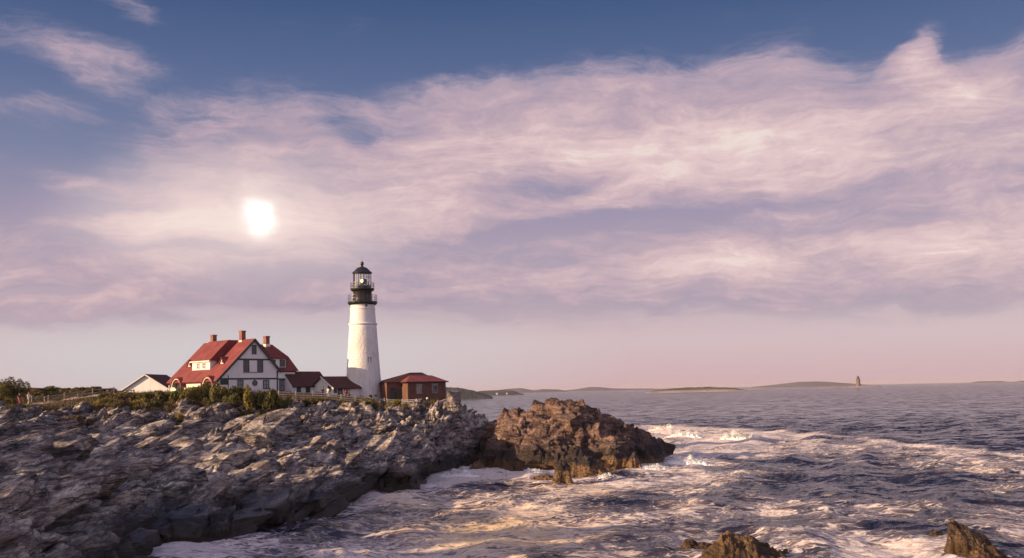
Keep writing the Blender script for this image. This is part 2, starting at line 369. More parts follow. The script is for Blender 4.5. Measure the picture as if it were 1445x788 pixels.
def terrain(k, d):
    x = k*d; y = d
    kk = k+.012*fbm(x/8, y/8, 3, 5)*np.clip((160-d)/40, .25, 1); dd = d+2.0*fbm(x/6, y/6, 3, 6)
    b = base_h(kk, dd); v = veg_mask(k, d, x, y)
    rk = rockify(x, y, b)
    sm = b+.25*fbm(x/3, y/3, 4, 8)
    h = rk*(1-v*.85)+sm*v*.85
    return np.where(b < -.6, np.minimum(h, b+.9), h), v
def ground(x, y):
    k = np.array([x/y]); d = np.array([float(y)]); return float(terrain(k, d)[0][0])
kf = np.concatenate([np.arange(-3.2, -1.0, .05), np.arange(-1.0, -.56, .006), np.arange(-.56, .025, .00078)])
df = np.concatenate([np.arange(20, 40, .8), np.arange(40, 132, .2), np.arange(132, 185, .26), np.arange(185, 305, 1.6)])
KK, DD = np.meshgrid(kf, df); HH, VV = terrain(KK.ravel(), DD.ravel())
def gridfaces(nr, nc):
    i = (np.arange(nr-1)[:, None]*nc+np.arange(nc-1)[None]).ravel()
    return np.stack([i, i+1, i+nc+1, i+nc], 1)
def rockmat(name, c_dark, c_mid, c_light, algae=(.20, .105, .035), alg_top=1.5, wet_top=2.6, veg=False, strike=R(15), dip=R(20)):
    m, nt, p = newmat(name); g = G(nt); P = g.pos()
    S = g.scale(P, (1, .32, 1.6), strike)
    n1 = g.noise(S, .55, 9, .66, .5); n2 = g.noise(S, 3.2, 8, .7, .3); n3 = g.noise(P, .22, 5, .6)
    f = g.math('ADD', g.math('MULTIPLY', n1, .55), g.math('MULTIPLY', n2, .45))
    col = g.ramp(g.mapr(f, .39, .60, smooth=False), [(0, c_dark), (.3, tuple(a*.6+b*.4 for a, b in zip(c_dark, c_mid))), (.55, c_mid), (.85, c_light), (1, tuple(min(v*1.25, .8) for v in c_light))])
    col = g.mix(g.mapr(n3, .42, .62, 0, .35), col, tuple(v*m_ for v, m_ in zip(c_mid, (1.0, .8, .62))))
    wob = g.n('ShaderNodeTexNoise'); g.set(wob.inputs[0], P); wob.inputs['Scale'].default_value = .5; wob.inputs['Detail'].default_value = 5
    Pw = g.vmath('ADD', P, g.vmath('MULTIPLY', g.vmath('SUBTRACT', wob.outputs['Color'], (.5, .5, .5)), (1.6, 1.6, 1.0)))
    vo = g.n('ShaderNodeTexVoronoi', feature='DISTANCE_TO_EDGE'); g.set(vo.inputs[0], g.scale(Pw, (1.0, .35, 1.5), strike)); vo.inputs['Scale'].default_value = .8
    crack = g.mapr(vo.outputs[0], 0, .035, 1, 0)
    col = g.mix(g.math('MULTIPLY', crack, g.mapr(n1, .35, .6, .1, .6)), col, tuple(v*.45 for v in c_dark))
    mp = g.n('ShaderNodeMapping'); g.set(mp.inputs[0], Pw); mp.inputs['Rotation'].default_value = (0, dip, strike); mp.inputs['Scale'].default_value = (.22, .10, 2.6)
    bed = g.noise(mp.outputs[0], 1.0, 7, .72, .15)
    seam_shade = g.mapr(bed, .40, .50, 1, 0)
    col = g.mix(g.math('MULTIPLY', seam_shade, .75), col, tuple(v*.7 for v in c_dark))  # bedding seams, darkened further to put crevice shade into the rock colour
    col = g.mix(g.math('MULTIPLY', g.mapr(bed, .54, .64), .4), col, c_light)
    sx = g.n('ShaderNodeSeparateXYZ'); g.set(sx.inputs[0], P)
    zz = g.math('SUBTRACT', sx.outputs[2], g.math('MULTIPLY', g.math('SUBTRACT', g.noise(P, .45, 5, .6), .5), 3.2))
    wet = g.mapr(zz, wet_top*.45, wet_top, 1, 0)
    alg = g.math('MULTIPLY', g.mapr(zz, alg_top*.7, alg_top, 1, 0), g.mapr(n2, .38, .55))
    col = g.mix(g.math('MULTIPLY', wet, .82), col, tuple(v*.38 for v in c_dark))
    col = g.mix(g.math('MULTIPLY', alg, .8), col, algae)
    rough = g.mapr(wet, 0, 1, .9, .42)
    if veg:
        va = g.attr('veg'); vf = g.mapr(g.math('ADD', va, g.math('MULTIPLY', g.math('SUBTRACT', n2, .5), .8)), .35, .7)
        vcol = g.ramp(g.noise(P, .8, 7, .65), [(.3, (.035, .04, .018)), (.5, (.07, .062, .03)), (.65, (.17, .12, .065))])
        col = g.mix(vf, col, vcol)
    g.set(p.inputs['Base Color'], col); g.set(p.inputs['Roughness'], rough); p.inputs['Specular IOR Level'].default_value = .35
    b1 = g.bump(bed, 1.0, .6); b1 = g.bump(f, .9, .25, b1); b2 = g.bump(g.noise(P, 5.5, 6, .7), .6, .06, b1); b3 = g.bump(g.math('MINIMUM', vo.outputs[0], .08), .5, .3, b2)
    g.set(p.inputs['Normal'], b3)
    return m
M_ROCK = rockmat('headland_rock', (.03, .028, .034), (.34, .295, .275), (.78, .64, .51), algae=(.06, .042, .025), wet_top=3.7, veg=True)
M_STACK = rockmat('stack_rock', (.045, .034, .031), (.21, .130, .104), (.40, .26, .20), strike=R(-30), dip=R(-25), wet_top=4.6, alg_top=1.1)
M_BOULD = rockmat('boulder_rock', (.04, .034, .034), (.11, .085, .07), (.20, .15, .115), algae=(.34, .19, .085), alg_top=1.8, wet_top=3.5)
def ico(n):
    import bmesh
    bm = bmesh.new(); bmesh.ops.create_icosphere(bm, subdivisions=n, radius=1)
    V = np.array([v.co[:] for v in bm.verts]); F = np.array([[v.index for v in f.verts] for f in bm.faces]); bm.free(); return V, F

def shard(seed, cuts):
    import bmesh
    r = np.random.default_rng(seed); bm = bmesh.new(); bmesh.ops.create_cube(bm, size=2)
    for i in range(9):
        n = Vector(r.normal(size=3)); n.normalize(); ext = abs(n.x)+abs(n.y)+abs(n.z)
        res = bmesh.ops.bisect_plane(bm, geom=bm.verts[:]+bm.edges[:]+bm.faces[:], plane_co=n*ext*r.uniform(.52, .8), plane_no=n, clear_outer=True)
        ed = [e for e in res['geom_cut'] if isinstance(e, bmesh.types.BMEdge)]
        if ed: bmesh.ops.contextual_create(bm, geom=ed)
    bmesh.ops.triangulate(bm, faces=bm.faces); bmesh.ops.subdivide_edges(bm, edges=bm.edges, cuts=cuts, use_grid_fill=True); bmesh.ops.triangulate(bm, faces=bm.faces)
    V = np.array([v.co[:] for v in bm.verts]); F = np.array([[v.index for v in f.verts] for f in bm.faces]); bm.free(); return V, F
SHARD = [shard(s, 2) for s in range(18)]; SHARDB = [shard(s+50, 6) for s in range(14)]
def slab_field(items, seed, rough=.05):      # items: (x, y, z, length, width, thickness, yaw, dip, pitch): broken beds of rock
    r = np.random.default_rng(seed); VS = []; FS = []; off = 0
    for x, y, z, L, W, T, yaw, dip, pit in items:
        V, F = SHARDB[r.integers(len(SHARDB))] if L > 3.2 else SHARD[r.integers(len(SHARD))]
        if r.random() < .5: V = V*np.array([-1, 1, 1]); F = F[:, ::-1]
        if r.random() < .5: V = V*np.array([1, -1, 1]); F = F[:, ::-1]
        q = V*np.array([W, L, T])/2
        s_ = (W+T)*.5
        nz = (fbm(q[:, 0]/s_*2.2+q[:, 2]/s_*3+x*3, q[:, 1]/s_*.9+y*3, 4, seed)*.16+np.abs(noise(q[:, 2]/T*5+x, q[:, 1]/L*1.5+y, seed+3))*.10)*rough*20*s_*.6
        nd = V/np.maximum(np.linalg.norm(V, axis=1), .1)[:, None]
        q = q-nd*np.abs(nz)[:, None]*np.array([1, 1, .5])
        cd, sd = math.cos(dip), math.sin(dip); q = np.stack([q[:, 0]*cd+q[:, 2]*sd, q[:, 1], -q[:, 0]*sd+q[:, 2]*cd], 1)
        cp, sp = math.cos(pit), math.sin(pit); q = np.stack([q[:, 0], q[:, 1]*cp-q[:, 2]*sp, q[:, 1]*sp+q[:, 2]*cp], 1)
        cy, sy = math.cos(yaw), math.sin(yaw); q = np.stack([q[:, 0]*cy-q[:, 1]*sy, q[:, 0]*sy+q[:, 1]*cy, q[:, 2]], 1)
        VS.append(q+np.array([x, y, z])); FS.append(F+off); off += len(V)
    return np.concatenate(VS), np.concatenate(FS)
def tris(F): return np.concatenate([F[:, [0, 1, 2]], F[:, [0, 2, 3]]])
X = (KK.ravel()*DD.ravel()); Y = DD.ravel()
def headland_slabs():
    r = np.random.default_rng(11); out = []
    for i in range(420):
        k_ = r.uniform(-.50, -.10); d_ = r.uniform(58, 128); bb_ = base_h(np.array([k_]), np.array([d_]))[0]
        if bb_ < .9: continue
        h_, v_ = terrain(np.array([k_]), np.array([d_]))
        if v_[0] > .1 or d_ > np.interp(k_, [(p[0]-CX)/FPX for p in VEGD], [p[1] for p in VEGD])-13: continue
        L = r.uniform(6, 12.5); out.append((k_*d_, d_, bb_+.35*(h_[0]-bb_)-.35, L, L*r.uniform(.3, .45), r.uniform(1.2, 2.0), -R(13)+r.normal()*R(7), -R(9)+r.normal()*R(5), R(12)+r.normal()*R(3)))
        if len(out) >= 125: break
    N = 16000; kx = r.uniform(-.60, -.015, N); d = np.exp(r.uniform(math.log(42), math.log(178), N)); d = np.where(r.random(N) < .5, r.uniform(70, 172, N), d)
    h, v = terrain(kx, d); b0 = base_h(kx, d)
    big = fbm(kx*d/9, d/22, 3, 301)
    for i in range(N):
        if v[i] > .35 or b0[i] < -.1 or h[i] < -.2: continue
        u = r.random(); L = 1.1+10.5*u**3.4
        if r.random() > .30+.5*(big[i] > 0)*(L > 2): continue
        if d[i] < 66: L = min(L, 4.0)
        if kx[i] < -.40 and d[i] > 112: L = min(L, 2.2)
        if d[i] > 128: L = 1.0+(L-1.1)*.22
        if v[i] > .12 or d[i] > np.interp(kx[i], [(p[0]-CX)/FPX for p in VEGD], [p[1] for p in VEGD])-4: continue
        W = L*r.uniform(.30, .5)+.3; T = L*r.uniform(.10, .2)+.35
        if b0[i] < 1.4: L, W, T = L*.7, W*.9, T*1.3
        yaw = -R(13)+r.normal()*R(9); dip = -R(9)+r.normal()*R(8)       # the bed's top tilts down to the left and towards the cove
        out.append((kx[i]*d[i], d[i], h[i]+T*r.uniform(-.5, -.08)-(L*.05), L, W, T, yaw, dip, R(12 if d[i] < 120 else 7)+r.normal()*R(5)))
        if len(out) >= 3000: break
    return out
sv, sf = slab_field(headland_slabs(), 12)
tv = np.stack([X, Y, HH], 1)
hl = mesh_np('headland', np.concatenate([tv, sv]), np.concatenate([tris(gridfaces(len(df), len(kf))), sf+len(tv)]), M_ROCK, attrs={'veg': np.concatenate([VV, np.zeros(len(sv))])})
tag(hl, kind='structure')
# ================================================================== sea stack
SK = [(676, [-2.5]*4)]
STK = {  # px: (front waterline distance, ridge distance, back distance, ridge height)
 672: (146, 150, 154, -2), 682: (147, 151, 157, .8), 690: (146, 151.5, 160, 3.8), 700: (144.5, 152, 162, 6.4), 712: (142.5, 152, 164, 8.5), 726: (141, 152, 166, 8.7), 742: (140, 152, 167, 8.6), 756: (139.5, 152.5, 168, 9.2),
 768: (139, 153, 168, 9.75), 785: (138.5, 153, 168, 9.9), 800: (138, 153, 168, 9.85), 815: (138, 153, 168, 9.5), 830: (138.5, 153, 168, 8.9), 842: (139, 153, 167, 7.6), 858: (139.5, 153, 166, 7.1), 872: (140, 153, 165, 6.5),
 886: (141, 153, 164, 5.8), 900: (143, 153.5, 163, 4.9), 915: (145, 154, 162, 3.9), 928: (148, 155, 161, 2.4), 940: (151, 156, 160, .6), 952: (153, 156.5, 158, -2)}
def stack_h(k, d):
    px = k*FPX+CX; xs = sorted(STK); c = [np.interp(px, xs, [STK[i][j] for i in xs]) for j in range(4)]
    df_, dr, db, zr = c
    fr = np.clip((d-df_)/(dr-df_), -.6, 1); bk = np.clip((db-d)/(db-dr), -.6, 1)
    prof = lambda t: np.where(t > 0, np.abs(t)**.62, t*1.0)
    u = np.minimum(prof(fr), prof(bk))
    return np.where(u > 0, zr*u, 3*u)
kf2 = np.arange((660-CX)/FPX, (966-CX)/FPX, .00062); df2 = np.arange(130, 175, .17)
K2, D2 = np.meshgrid(kf2, df2); K2 = K2.ravel(); D2 = D2.ravel(); X2 = K2*D2
b2 = stack_h(K2+.010*fbm(X2/4, D2/4, 4, 105), D2+2.6*fbm(X2/5, D2/5, 4, 106))
u2 = X2*.8+D2*.6+1.2*fbm(X2/5, D2/5, 3, 111); v2 = -X2*.6+D2*.8
h2 = b2*.90+1.3*fbm(u2/4.5, v2/6, 4, 108)+.5*fbm(u2/1.2, v2/2, 4, 109)+.8*cells(u2, v2, 3.4, 5.5, .7, 1.5, 132, .5, .05)+.6*cells(u2, v2, 1.5, 2.2, .5, .9, 133, .3, .06)+.5*cells(u2, v2, .7, .9, .25, .5, 134, .15, .08)
h2 = np.where(b2 < -.5, np.minimum(h2, b2+.8), h2)
def stack_slabs():
    r = np.random.default_rng(15); out = []; idx = np.where(h2 > .2)[0]
    hg = h2.reshape(len(df2), len(kf2))
    for i in r.choice(idx, 260, replace=False):
        L = 1.0+4.5*r.random()**2.4; W = L*r.uniform(.45, .8); T = L*r.uniform(.35, .6)
        right = (X2[i]-8)/13
        out.append((X2[i], D2[i], h2[i]+T*r.uniform(-.75, -.3), L, W, T, R(60)+r.normal()*R(25)-right*R(30), -R(18)+r.normal()*R(20), R(18)*right*-1+r.normal()*R(14)))
    return out
tv = np.stack([X2, D2, h2], 1); sv, sf = slab_field(stack_slabs(), 16, .07)
st = mesh_np('sea_stack', np.concatenate([tv, sv]), np.concatenate([tris(gridfaces(len(df2), len(kf2))), sf+len(tv)]), M_STACK)
tag(st, 'big craggy brown sea stack standing in the surf off the headland tip', 'rock')
# ================================================================== loose rocks
ICO6 = ico(6)
def rock(name, loc, size, seed, mat, planes=14, rot=0.0, extra=(), amp=1.0):
    V, F = shard(seed+900, 13); P = V*np.array(size)*1.06; mean = float(np.mean(size)); nd = V/np.linalg.norm(V, axis=1)[:, None]
    n = np.abs(fbm(P[:, 0]/(mean*.4)+seed, P[:, 1]/(mean*.4)+P[:, 2]/(mean*.5), 5, seed))*.26*mean+np.abs(noise(P[:, 2]/(mean*.16)+P[:, 0]/(mean*.5), P[:, 1]/(mean*.6), seed+5))*.09*mean
    n += .10*mean*sstep(.16, .0, voro(P[:, 0]/(mean*.7)+P[:, 2]/mean, P[:, 1]/(mean*.7)+P[:, 2]/mean*.6, seed)[1]-voro(P[:, 0]/(mean*.7)+P[:, 2]/mean, P[:, 1]/(mean*.7)+P[:, 2]/mean*.6, seed)[0])
    P = P-nd*n[:, None]*amp
    o = mesh_np(name, P, F, mat); o.location = loc; o.rotation_euler = (0, 0, rot); return o
def wrock(px, py, wpx, hpx, seed, label, mat=M_BOULD, depth=None, lift=-.25, **kw):
    p = ptz(px, py); s = p[1]/FPX; w = wpx*s/2; h = hpx*s/(1+lift*0+.55)
    o = rock('rock', (p[0], p[1]+(depth or w)*.7, h*.30), (w*1.12, (depth or w), h*1.05), seed, mat, **kw); tag(o, label, 'rock'); return o
def hrock(label, prof, base, depth, seed, mat=M_BOULD, res=.06, amp=.7, skew=.4):
    xs = [p[0] for p in prof]; d0 = ptz(np.mean(xs), base)[1]; dr_ = d0+depth*skew
    k = np.arange((min(xs)-14-CX)/FPX, (max(xs)+14-CX)/FPX, res/d0); d = np.arange(d0-depth*.25, d0+depth*1.15, res*1.6); K_, D_ = np.meshgrid(k, d); K_ = K_.ravel(); D_ = D_.ravel(); X_ = K_*D_
    px = (K_+.10/d0*depth*.3*fbm(X_/depth*2.2, D_/depth*2.2, 4, seed))*FPX+CX; dd = D_+depth*.22*fbm(X_/depth*2.4, D_/depth*2.4, 4, seed+1)
    zt = np.interp(px, [xs[0]-12]+xs+[xs[-1]+12], [-1.5]+[CAMZ-dr_*(p[1]-yh(p[0]))/FPX for p in prof]+[-1.5])
    fr = np.clip((dd-d0)/(dr_-d0), -1, 1); bk = np.clip((d0+depth-dd)/(depth*(1-skew)), -1, 1); u = np.minimum(np.sign(fr)*np.abs(fr)**.55, np.sign(bk)*np.abs(bk)**.6)
    b_ = np.where(u > 0, zt*np.where(zt > 0, u, 1), np.minimum(zt, 0)+u*1.5); a_ = X_*.85+D_*.5; c_ = D_*.85-X_*.5
    s = depth*.22*amp
    h = b_+s*(.45*fbm(a_/s, c_/s/1.5, 4, seed+2)+.55*cells(a_, c_, s*1.3, s*2.2, .28, .7, seed+3, .2, .05)+.3*cells(a_, c_, s*.4, s*.6, .22, .5, seed+4, .14, .07)+.12*fbm(a_/s*5, c_/s*5, 3, seed+5))*np.clip(b_+.8, 0, 1)
    h = np.where(b_ < -.4, np.minimum(h, b_+.3), h)
    o = mesh_np('rock', np.stack([X_, D_, h], 1), gridfaces(len(d), len(k)), mat); tag(o, label, 'rock'); return o
hrock('narrow leaning boulder with a dark top at the foot of the sea stack', [(775, 680), (780, 662), (787, 650), (794, 649), (801, 656), (803, 678)], 684, 3.2, 603)
hrock('broad slab boulder with a tan face below the middle of the sea stack', [(803, 664), (806, 648), (818, 642), (832, 645), (846, 655), (855, 668)], 673, 3.4, 605)
hrock('wedge boulder with ribbed brown face at the right foot of the sea stack', [(842, 650), (850, 640), (858, 628), (866, 622), (876, 636), (884, 650)], 662, 4.0, 608)
hrock('small pointed boulder between the wedge boulder and the square one', [(880, 655), (888, 640), (892, 636), (898, 650)], 662, 2.2, 612)
hrock('square boulder with a smooth orange face near the right end of the sea stack', [(895, 640), (899, 622), (910, 626), (922, 640), (927, 650)], 656, 3.4, 614)
hrock('low black boulder at the far right tip of the sea stack', [(921, 644), (930, 632), (938, 640), (944, 646)], 648, 3, 616)
hrock('flat wet black rock awash in white foam before the sea stack', [(746, 675), (757, 670), (770, 668), (778, 674)], 677, 2.4, 618)
hrock('low dark rock in the channel mouth beside the left foot of the sea stack', [(658, 662), (666, 652), (674, 650), (682, 660)], 664, 2.4, 621)
o = rock('rock', tuple(pt(694, 640, 156)*np.array([1, 1, 0])+np.array([0, 0, 2.6])), (1.7, 2.2, 4.3), 23, M_STACK, extra=[(-1, -.5, .2, .5)]); tag(o, 'upright reddish rock filling the gap between the headland and the sea stack', 'rock')
# upright block at the headland tip and the ledge behind it
o = rock('rock', (pt(641, 580, 155)[0], 155, 8.0), (.95, 1.4, 3.1), 27, M_ROCK, extra=[(.1, -1, .05, .55), (1, .1, 0, .75), (-1, .1, 0, .7), (0, 0, 1, .8)]); tag(o, 'tall upright grey block standing at the headland end below the brick building', 'rock')
# foreground rocks
M_FORE = rockmat('shore_rock', (.045, .03, .022), (.14, .088, .05), (.29, .18, .095), algae=(.16, .09, .035), alg_top=1.0, wet_top=1.2, strike=R(-25))
hrock('wide peaked brown rock awash near the bottom edge between two foam streaks', [(984, 782), (1000, 764), (1010, 755), (1020, 750), (1029, 754), (1037, 757), (1046, 754), (1058, 757), (1070, 767), (1085, 776), (1102, 786)], 797, 4.2, 631, mat=M_FORE, res=.045)
hrock('low knobbly brown rock touching the left end of the wide peaked rock', [(955, 768), (960, 759), (970, 760), (977, 766), (986, 764), (998, 768)], 776, 2.0, 633, mat=M_FORE, res=.04)
hrock('tall slanted brown rock with a dark cap in the lower right surf', [(1326, 765), (1329, 735), (1336, 733), (1347, 738), (1358, 744), (1370, 752), (1382, 760), (1388, 768)], 788, 3.6, 636, mat=M_FORE, res=.045, amp=.6)
hrock('lower sloping brown rock leaning on the tall slanted rock', [(1348, 788), (1362, 776), (1378, 766), (1390, 768), (1402, 778), (1414, 790)], 806, 3.0, 639, mat=M_FORE, res=.045, amp=.6)
hrock('tiny half sunk brown rock left of the tall slanted rock', [(1302, 752), (1308, 747), (1316, 748), (1322, 753)], 757, 1.0, 641, mat=M_FORE, res=.03)
# ================================================================== sea
kc = np.concatenate([[-2.2, -1.6, -1.1, -.8], np.arange(-.62, .62, .00155), [.8, 1.1, 1.6, 2.2]])
dr = np.concatenate([[8, 20, 30, 38, 44, 48], np.exp(np.arange(math.log(51), math.log(420), .0033)), np.exp(np.arange(math.log(421), math.log(28000), .035))])
KS, DS = np.meshgrid(kc, dr); KS = KS.ravel(); DS = DS.ravel(); XS = KS*DS; YS = DS
PXS, PYS = proj(XS, YS, np.zeros_like(XS))
ye = np.interp(PXS, [-200, 600, 935, 1000, 1100, 1200, 1300, 1445, 1700], [606, 601, 598, 600, 605, 612, 624, 638, 668])+3*fbm(XS/25, YS/25, 3, 201)
inside = sstep(0, 7, PYS-ye)
def gs(px, py, wx, wy, rot=0):
    c, s = math.cos(R(rot)), math.sin(R(rot)); u = (PXS-px)*c-(PYS-py)*s; v = (PXS-px)*s+(PYS-py)*c
    return np.exp(-(u/wx)**2-(v/wy)**2)
lo = fbm(XS/26, YS/34, 4, 211); md = fbm(XS/7, YS/11, 4, 212)
F = .27+.60*lo+.50*md
F += .5*np.exp(-((PYS-ye-3)/4.5)**2)
for a, b, c, d, r_, w_ in [(840, 716, 130, 22, 4, -.42), (1000, 700, 90, 14, 0, -.2), (1270, 688, 210, 26, -2, -.30), (1100, 656, 90, 9, 0, -.12), (500, 752, 110, 20, 8, -.22), (600, 742, 60, 9, 8, -.25),
    (690, 745, 130, 40, 10, .46), (560, 706, 70, 20, 10, .42), (648, 672, 70, 9, 12, .6), (930, 655, 60, 14, 0, .45), (745, 670, 70, 9, 0, .5), (985, 628, 60, 16, 0, .35), (1000, 650, 70, 10, 0, .35), (820, 690, 180, 8, 6, .38),
    (1050, 745, 260, 12, -3, .18), (1200, 775, 120, 16, 0, .35), (900, 775, 150, 16, 0, .18), (250, 778, 90, 16, 5, .45), (380, 765, 110, 10, 8, .25), (470, 722, 60, 10, 15, .25), (1150, 628, 200, 12, -3, .25), (1380, 650, 90, 8, -6, .25),
    (560, 700, 140, 10, 9, .15), (1010, 680, 60, 8, 5, .25), (1330, 770, 60, 10, 0, .3)]:
    F += w_*gs(a, b, c, d, r_)
F = np.clip(F, 0, 1.1)*inside+.02
FA = F
# waves
rw = np.random.default_rng(5); Z = np.zeros_like(XS); dxw = np.zeros_like(XS); dyw = np.zeros_like(XS)
wxn = 3*fbm(XS/30, YS/30, 3, 221); wyn = 3*fbm(XS/30+9, YS/30, 3, 222)
spac = DS*DS*.0033/DS
for i in range(34):
    L = 1.6*(14/1.6)**rw.random(); a = R(205)+rw.normal()*R(38); kx, ky = math.cos(a), math.sin(a); w = 2*math.pi/L
    A = .0095*L*rw.uniform(.5, 1.2)*np.clip((L/(spac*3.2))-1, 0, 1)
    ph = w*((XS+wxn)*kx+(YS+wyn)*ky)+rw.random()*6.28
    env = .6+.8*noise(XS/22+i*3, YS/22, 230+i)
    Z += A*env*np.cos(ph); dxw -= .8*A*env*kx*np.sin(ph); dyw -= .8*A*env*ky*np.sin(ph)
fade = np.clip((420-DS)/150, 0, 1)
turb = (1-np.abs(fbm(XS/2.6, YS/3.2, 5, 261)))*.5+.35*fbm(XS/.9, YS/.9, 4, 262)
Z = (Z*1.15+(turb-.4)*.19*(.35+inside))*fade
def swell(px, py, wx, wd, hgt, rot=0):       # a standing breaker: a ridge of water at a spot of the sea
    global Z
    c = ptz(px, py); s = c[1]/FPX*wx; ca, sa = math.cos(R(rot)), math.sin(R(rot)); u = (XS-c[0])*ca+(YS-c[1])*sa; v = -(XS-c[0])*sa+(YS-c[1])*ca
    Z = Z+hgt*np.exp(-(u/s)**2-(v/wd)**2)*(1+.45*fbm(XS/1.7, YS/1.7, 4, 271))
swell(1050, 622, 42, 2.4, .4); swell(950, 612, 40, 2.6, 1.2, -15); swell(650, 672, 60, 1.5, .8, 35); swell(945, 652, 55, 1.6, .7, 8); swell(570, 704, 60, 2, .5, 25); swell(1200, 668, 160, 1.4, .2, -3)
FA = np.clip(FA+.75*gs(1050, 617, 34, 7)+.6*gs(950, 608, 34, 7), 0, 1.3)
m, nt, p = newmat('sea_water'); g = G(nt); P = g.pos(); fa = g.attr('foam')
w1 = g.n('ShaderNodeTexNoise'); g.set(w1.inputs[0], P); w1.inputs['Scale'].default_value = .10; w1.inputs['Detail'].default_value = 3
w2 = g.n('ShaderNodeTexNoise'); g.set(w2.inputs[0], P); w2.inputs['Scale'].default_value = .42; w2.inputs['Detail'].default_value = 4
Pw = g.vmath('ADD', P, g.vmath('ADD', g.vmath('MULTIPLY', g.vmath('SUBTRACT', w1.outputs['Color'], (.5, .5, .5)), (13, 13, 0)), g.vmath('MULTIPLY', g.vmath('SUBTRACT', w2.outputs['Color'], (.5, .5, .5)), (4, 4, 0))))
A1 = g.scale(Pw, (.66, 1.05, .3), R(-22))
fn = g.noise(A1, .62, 10, .62, .3); fl = g.noise(A1, 2.6, 8, .68, .3)
wv = g.n('ShaderNodeTexNoise'); g.set(wv.inputs[0], P); wv.inputs['Scale'].default_value = .8; wv.inputs['Detail'].default_value = 4
vo = g.n('ShaderNodeTexVoronoi', feature='DISTANCE_TO_EDGE'); g.set(vo.inputs[0], g.vmath('ADD', A1, g.vmath('MULTIPLY', wv.outputs['Color'], (2.2, 2.2, 0)))); vo.inputs['Scale'].default_value = .75
lace = g.mapr(vo.outputs[0], 0, .22, 1, 0)
nn = g.math('ADD', g.math('ADD', g.math('MULTIPLY', g.math('SUBTRACT', fn, .5), 1.7), g.math('MULTIPLY', g.math('SUBTRACT', fl, .5), 1.35)), g.math('MULTIPLY', lace, .32))
ff = g.math('ADD', g.math('SUBTRACT', fa, .5), nn)
foam = g.mapr(ff, -.10, .40, 0, .95); foam = g.math('MULTIPLY', foam, g.mapr(fa, .03, .2))
deep = g.mix(g.mapr(g.math('ADD', fa, g.math('MULTIPLY', g.math('SUBTRACT', fn, .5), .5)), .04, .5), (.017, .018, .040), (.15, .118, .130))
fcol = g.mix(g.mapr(fl, .35, .65), (.62, .50, .46), (.92, .84, .79)); fcol = g.mix(g.math('MULTIPLY', g.attr('tan'), g.mapr(fn, .35, .6, .35, .9)), fcol, (.90, .64, .34))  # golden foam patch: warm sunlight put into the foam colour
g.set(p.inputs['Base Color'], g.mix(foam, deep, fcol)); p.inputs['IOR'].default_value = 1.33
g.set(p.inputs['Roughness'], g.mapr(foam, 0, .6, .13, .85)); g.set(p.inputs['Specular IOR Level'], g.mapr(foam, 0, .7, .22, .15))
c0_ = 0
c1 = g.noise(g.scale(P, (1, .8, 1), R(-20)), 1.9, 6, .62, .3); c2 = g.noise(g.scale(P, (1, 2.2, 1), R(12)), .28, 6, .6, .4); c3 = g.noise(g.scale(P, (1, 1.6, 1), R(10)), .05, 4, .6)
def slope(vec, sc, det, k):
    x = g.n('ShaderNodeTexNoise'); g.set(x.inputs[0], vec); x.inputs['Scale'].default_value = sc; x.inputs['Detail'].default_value = det; x.inputs['Roughness'].default_value = .6
    return g.vmath('MULTIPLY', g.vmath('SUBTRACT', x.outputs['Color'], (.5, .5, .5)), (k, k, 0))
amp = g.mapr(g.noise(g.scale(P, (1, 2.5, 1), R(8)), .012, 5, .65), .3, .7, .55, 1.35)
sl_ = g.vmath('ADD', slope(g.scale(P, (.7, 1.5, 1), R(10)), .22, 3, 1.5), slope(g.scale(P, (1, 1.3, 1), R(-15)), 1.1, 4, 1.1))
sc_ = g.n('ShaderNodeVectorMath', operation='SCALE'); g.set(sc_.inputs[0], sl_); g.set(sc_.inputs['Scale'], g.math('MULTIPLY', amp, g.mapr(foam, 0, .6, 2.1, .45)))
n_ = g.vmath('NORMALIZE', g.vmath('ADD', g.n('ShaderNodeNewGeometry').outputs['Normal'], sc_.outputs[0]))
n_ = g.bump(g.math('ADD', fn, g.math('MULTIPLY', foam, .4)), .5, .14, n_)
g.set(p.inputs['Normal'], n_)
sea = mesh_np('sea', np.stack([XS+dxw*fade, YS+dyw*fade, Z], 1), gridfaces(len(dr), len(kc)), m, smooth=True, attrs={'foam': FA, 'tan': np.clip(1.1*gs(700, 752, 150, 42, -4)+.5*gs(800, 690, 200, 10, -6)+.4*gs(560, 704, 70, 18, -8), 0, 1)*inside})  # second mask places the painted sunlight gold
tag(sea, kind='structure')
# ================================================================== building materials
M_SIDE = siding('white_siding', (.90, .87, .86), (.82, .78, .76))
M_WHITE = paint('white_paint', (.82, .80, .76), (.70, .68, .64), .5, 2.5)
M_CREAM = paint('cream_paint', (.82, .78, .64), (.72, .68, .54), .5, 2.5)
M_GREEN = paint('dark_green_trim', (.035, .06, .062), (.025, .042, .045), .5, 3)
M_ROOF = shingle('red_shingle', (.27, .066, .066), (.18, .046, .048), (.10, .032, .034))
M_ROOF_SHADE = shingle('shaded_red_shingle', (.10, .038, .036), (.07, .03, .03), (.05, .022, .024))  # darker copy of the red shingle; the roofs' shade is in its colour
M_BRICK = brickmat('house_brick', (.32, .10, .06), (.25, .075, .05), (.36, .28, .23))
M_BRICKD = brickmat('dark_brick', (.19, .068, .045), (.125, .046, .034), (.19, .15, .13))
M_BLACK = paint('black_iron', (.014, .014, .016), (.028, .024, .022), .32, 3, spec=.6)
M_DARK = paint('dark_opening', (.012, .013, .016), (.02, .02, .024), .5)
M_WOOD = paint('weathered_wood', (.36, .29, .23), (.22, .17, .135), .85, 3, streak=True)
M_WOODW = paint('whitewashed_wood', (.62, .57, .52), (.42, .36, .32), .8, 3)
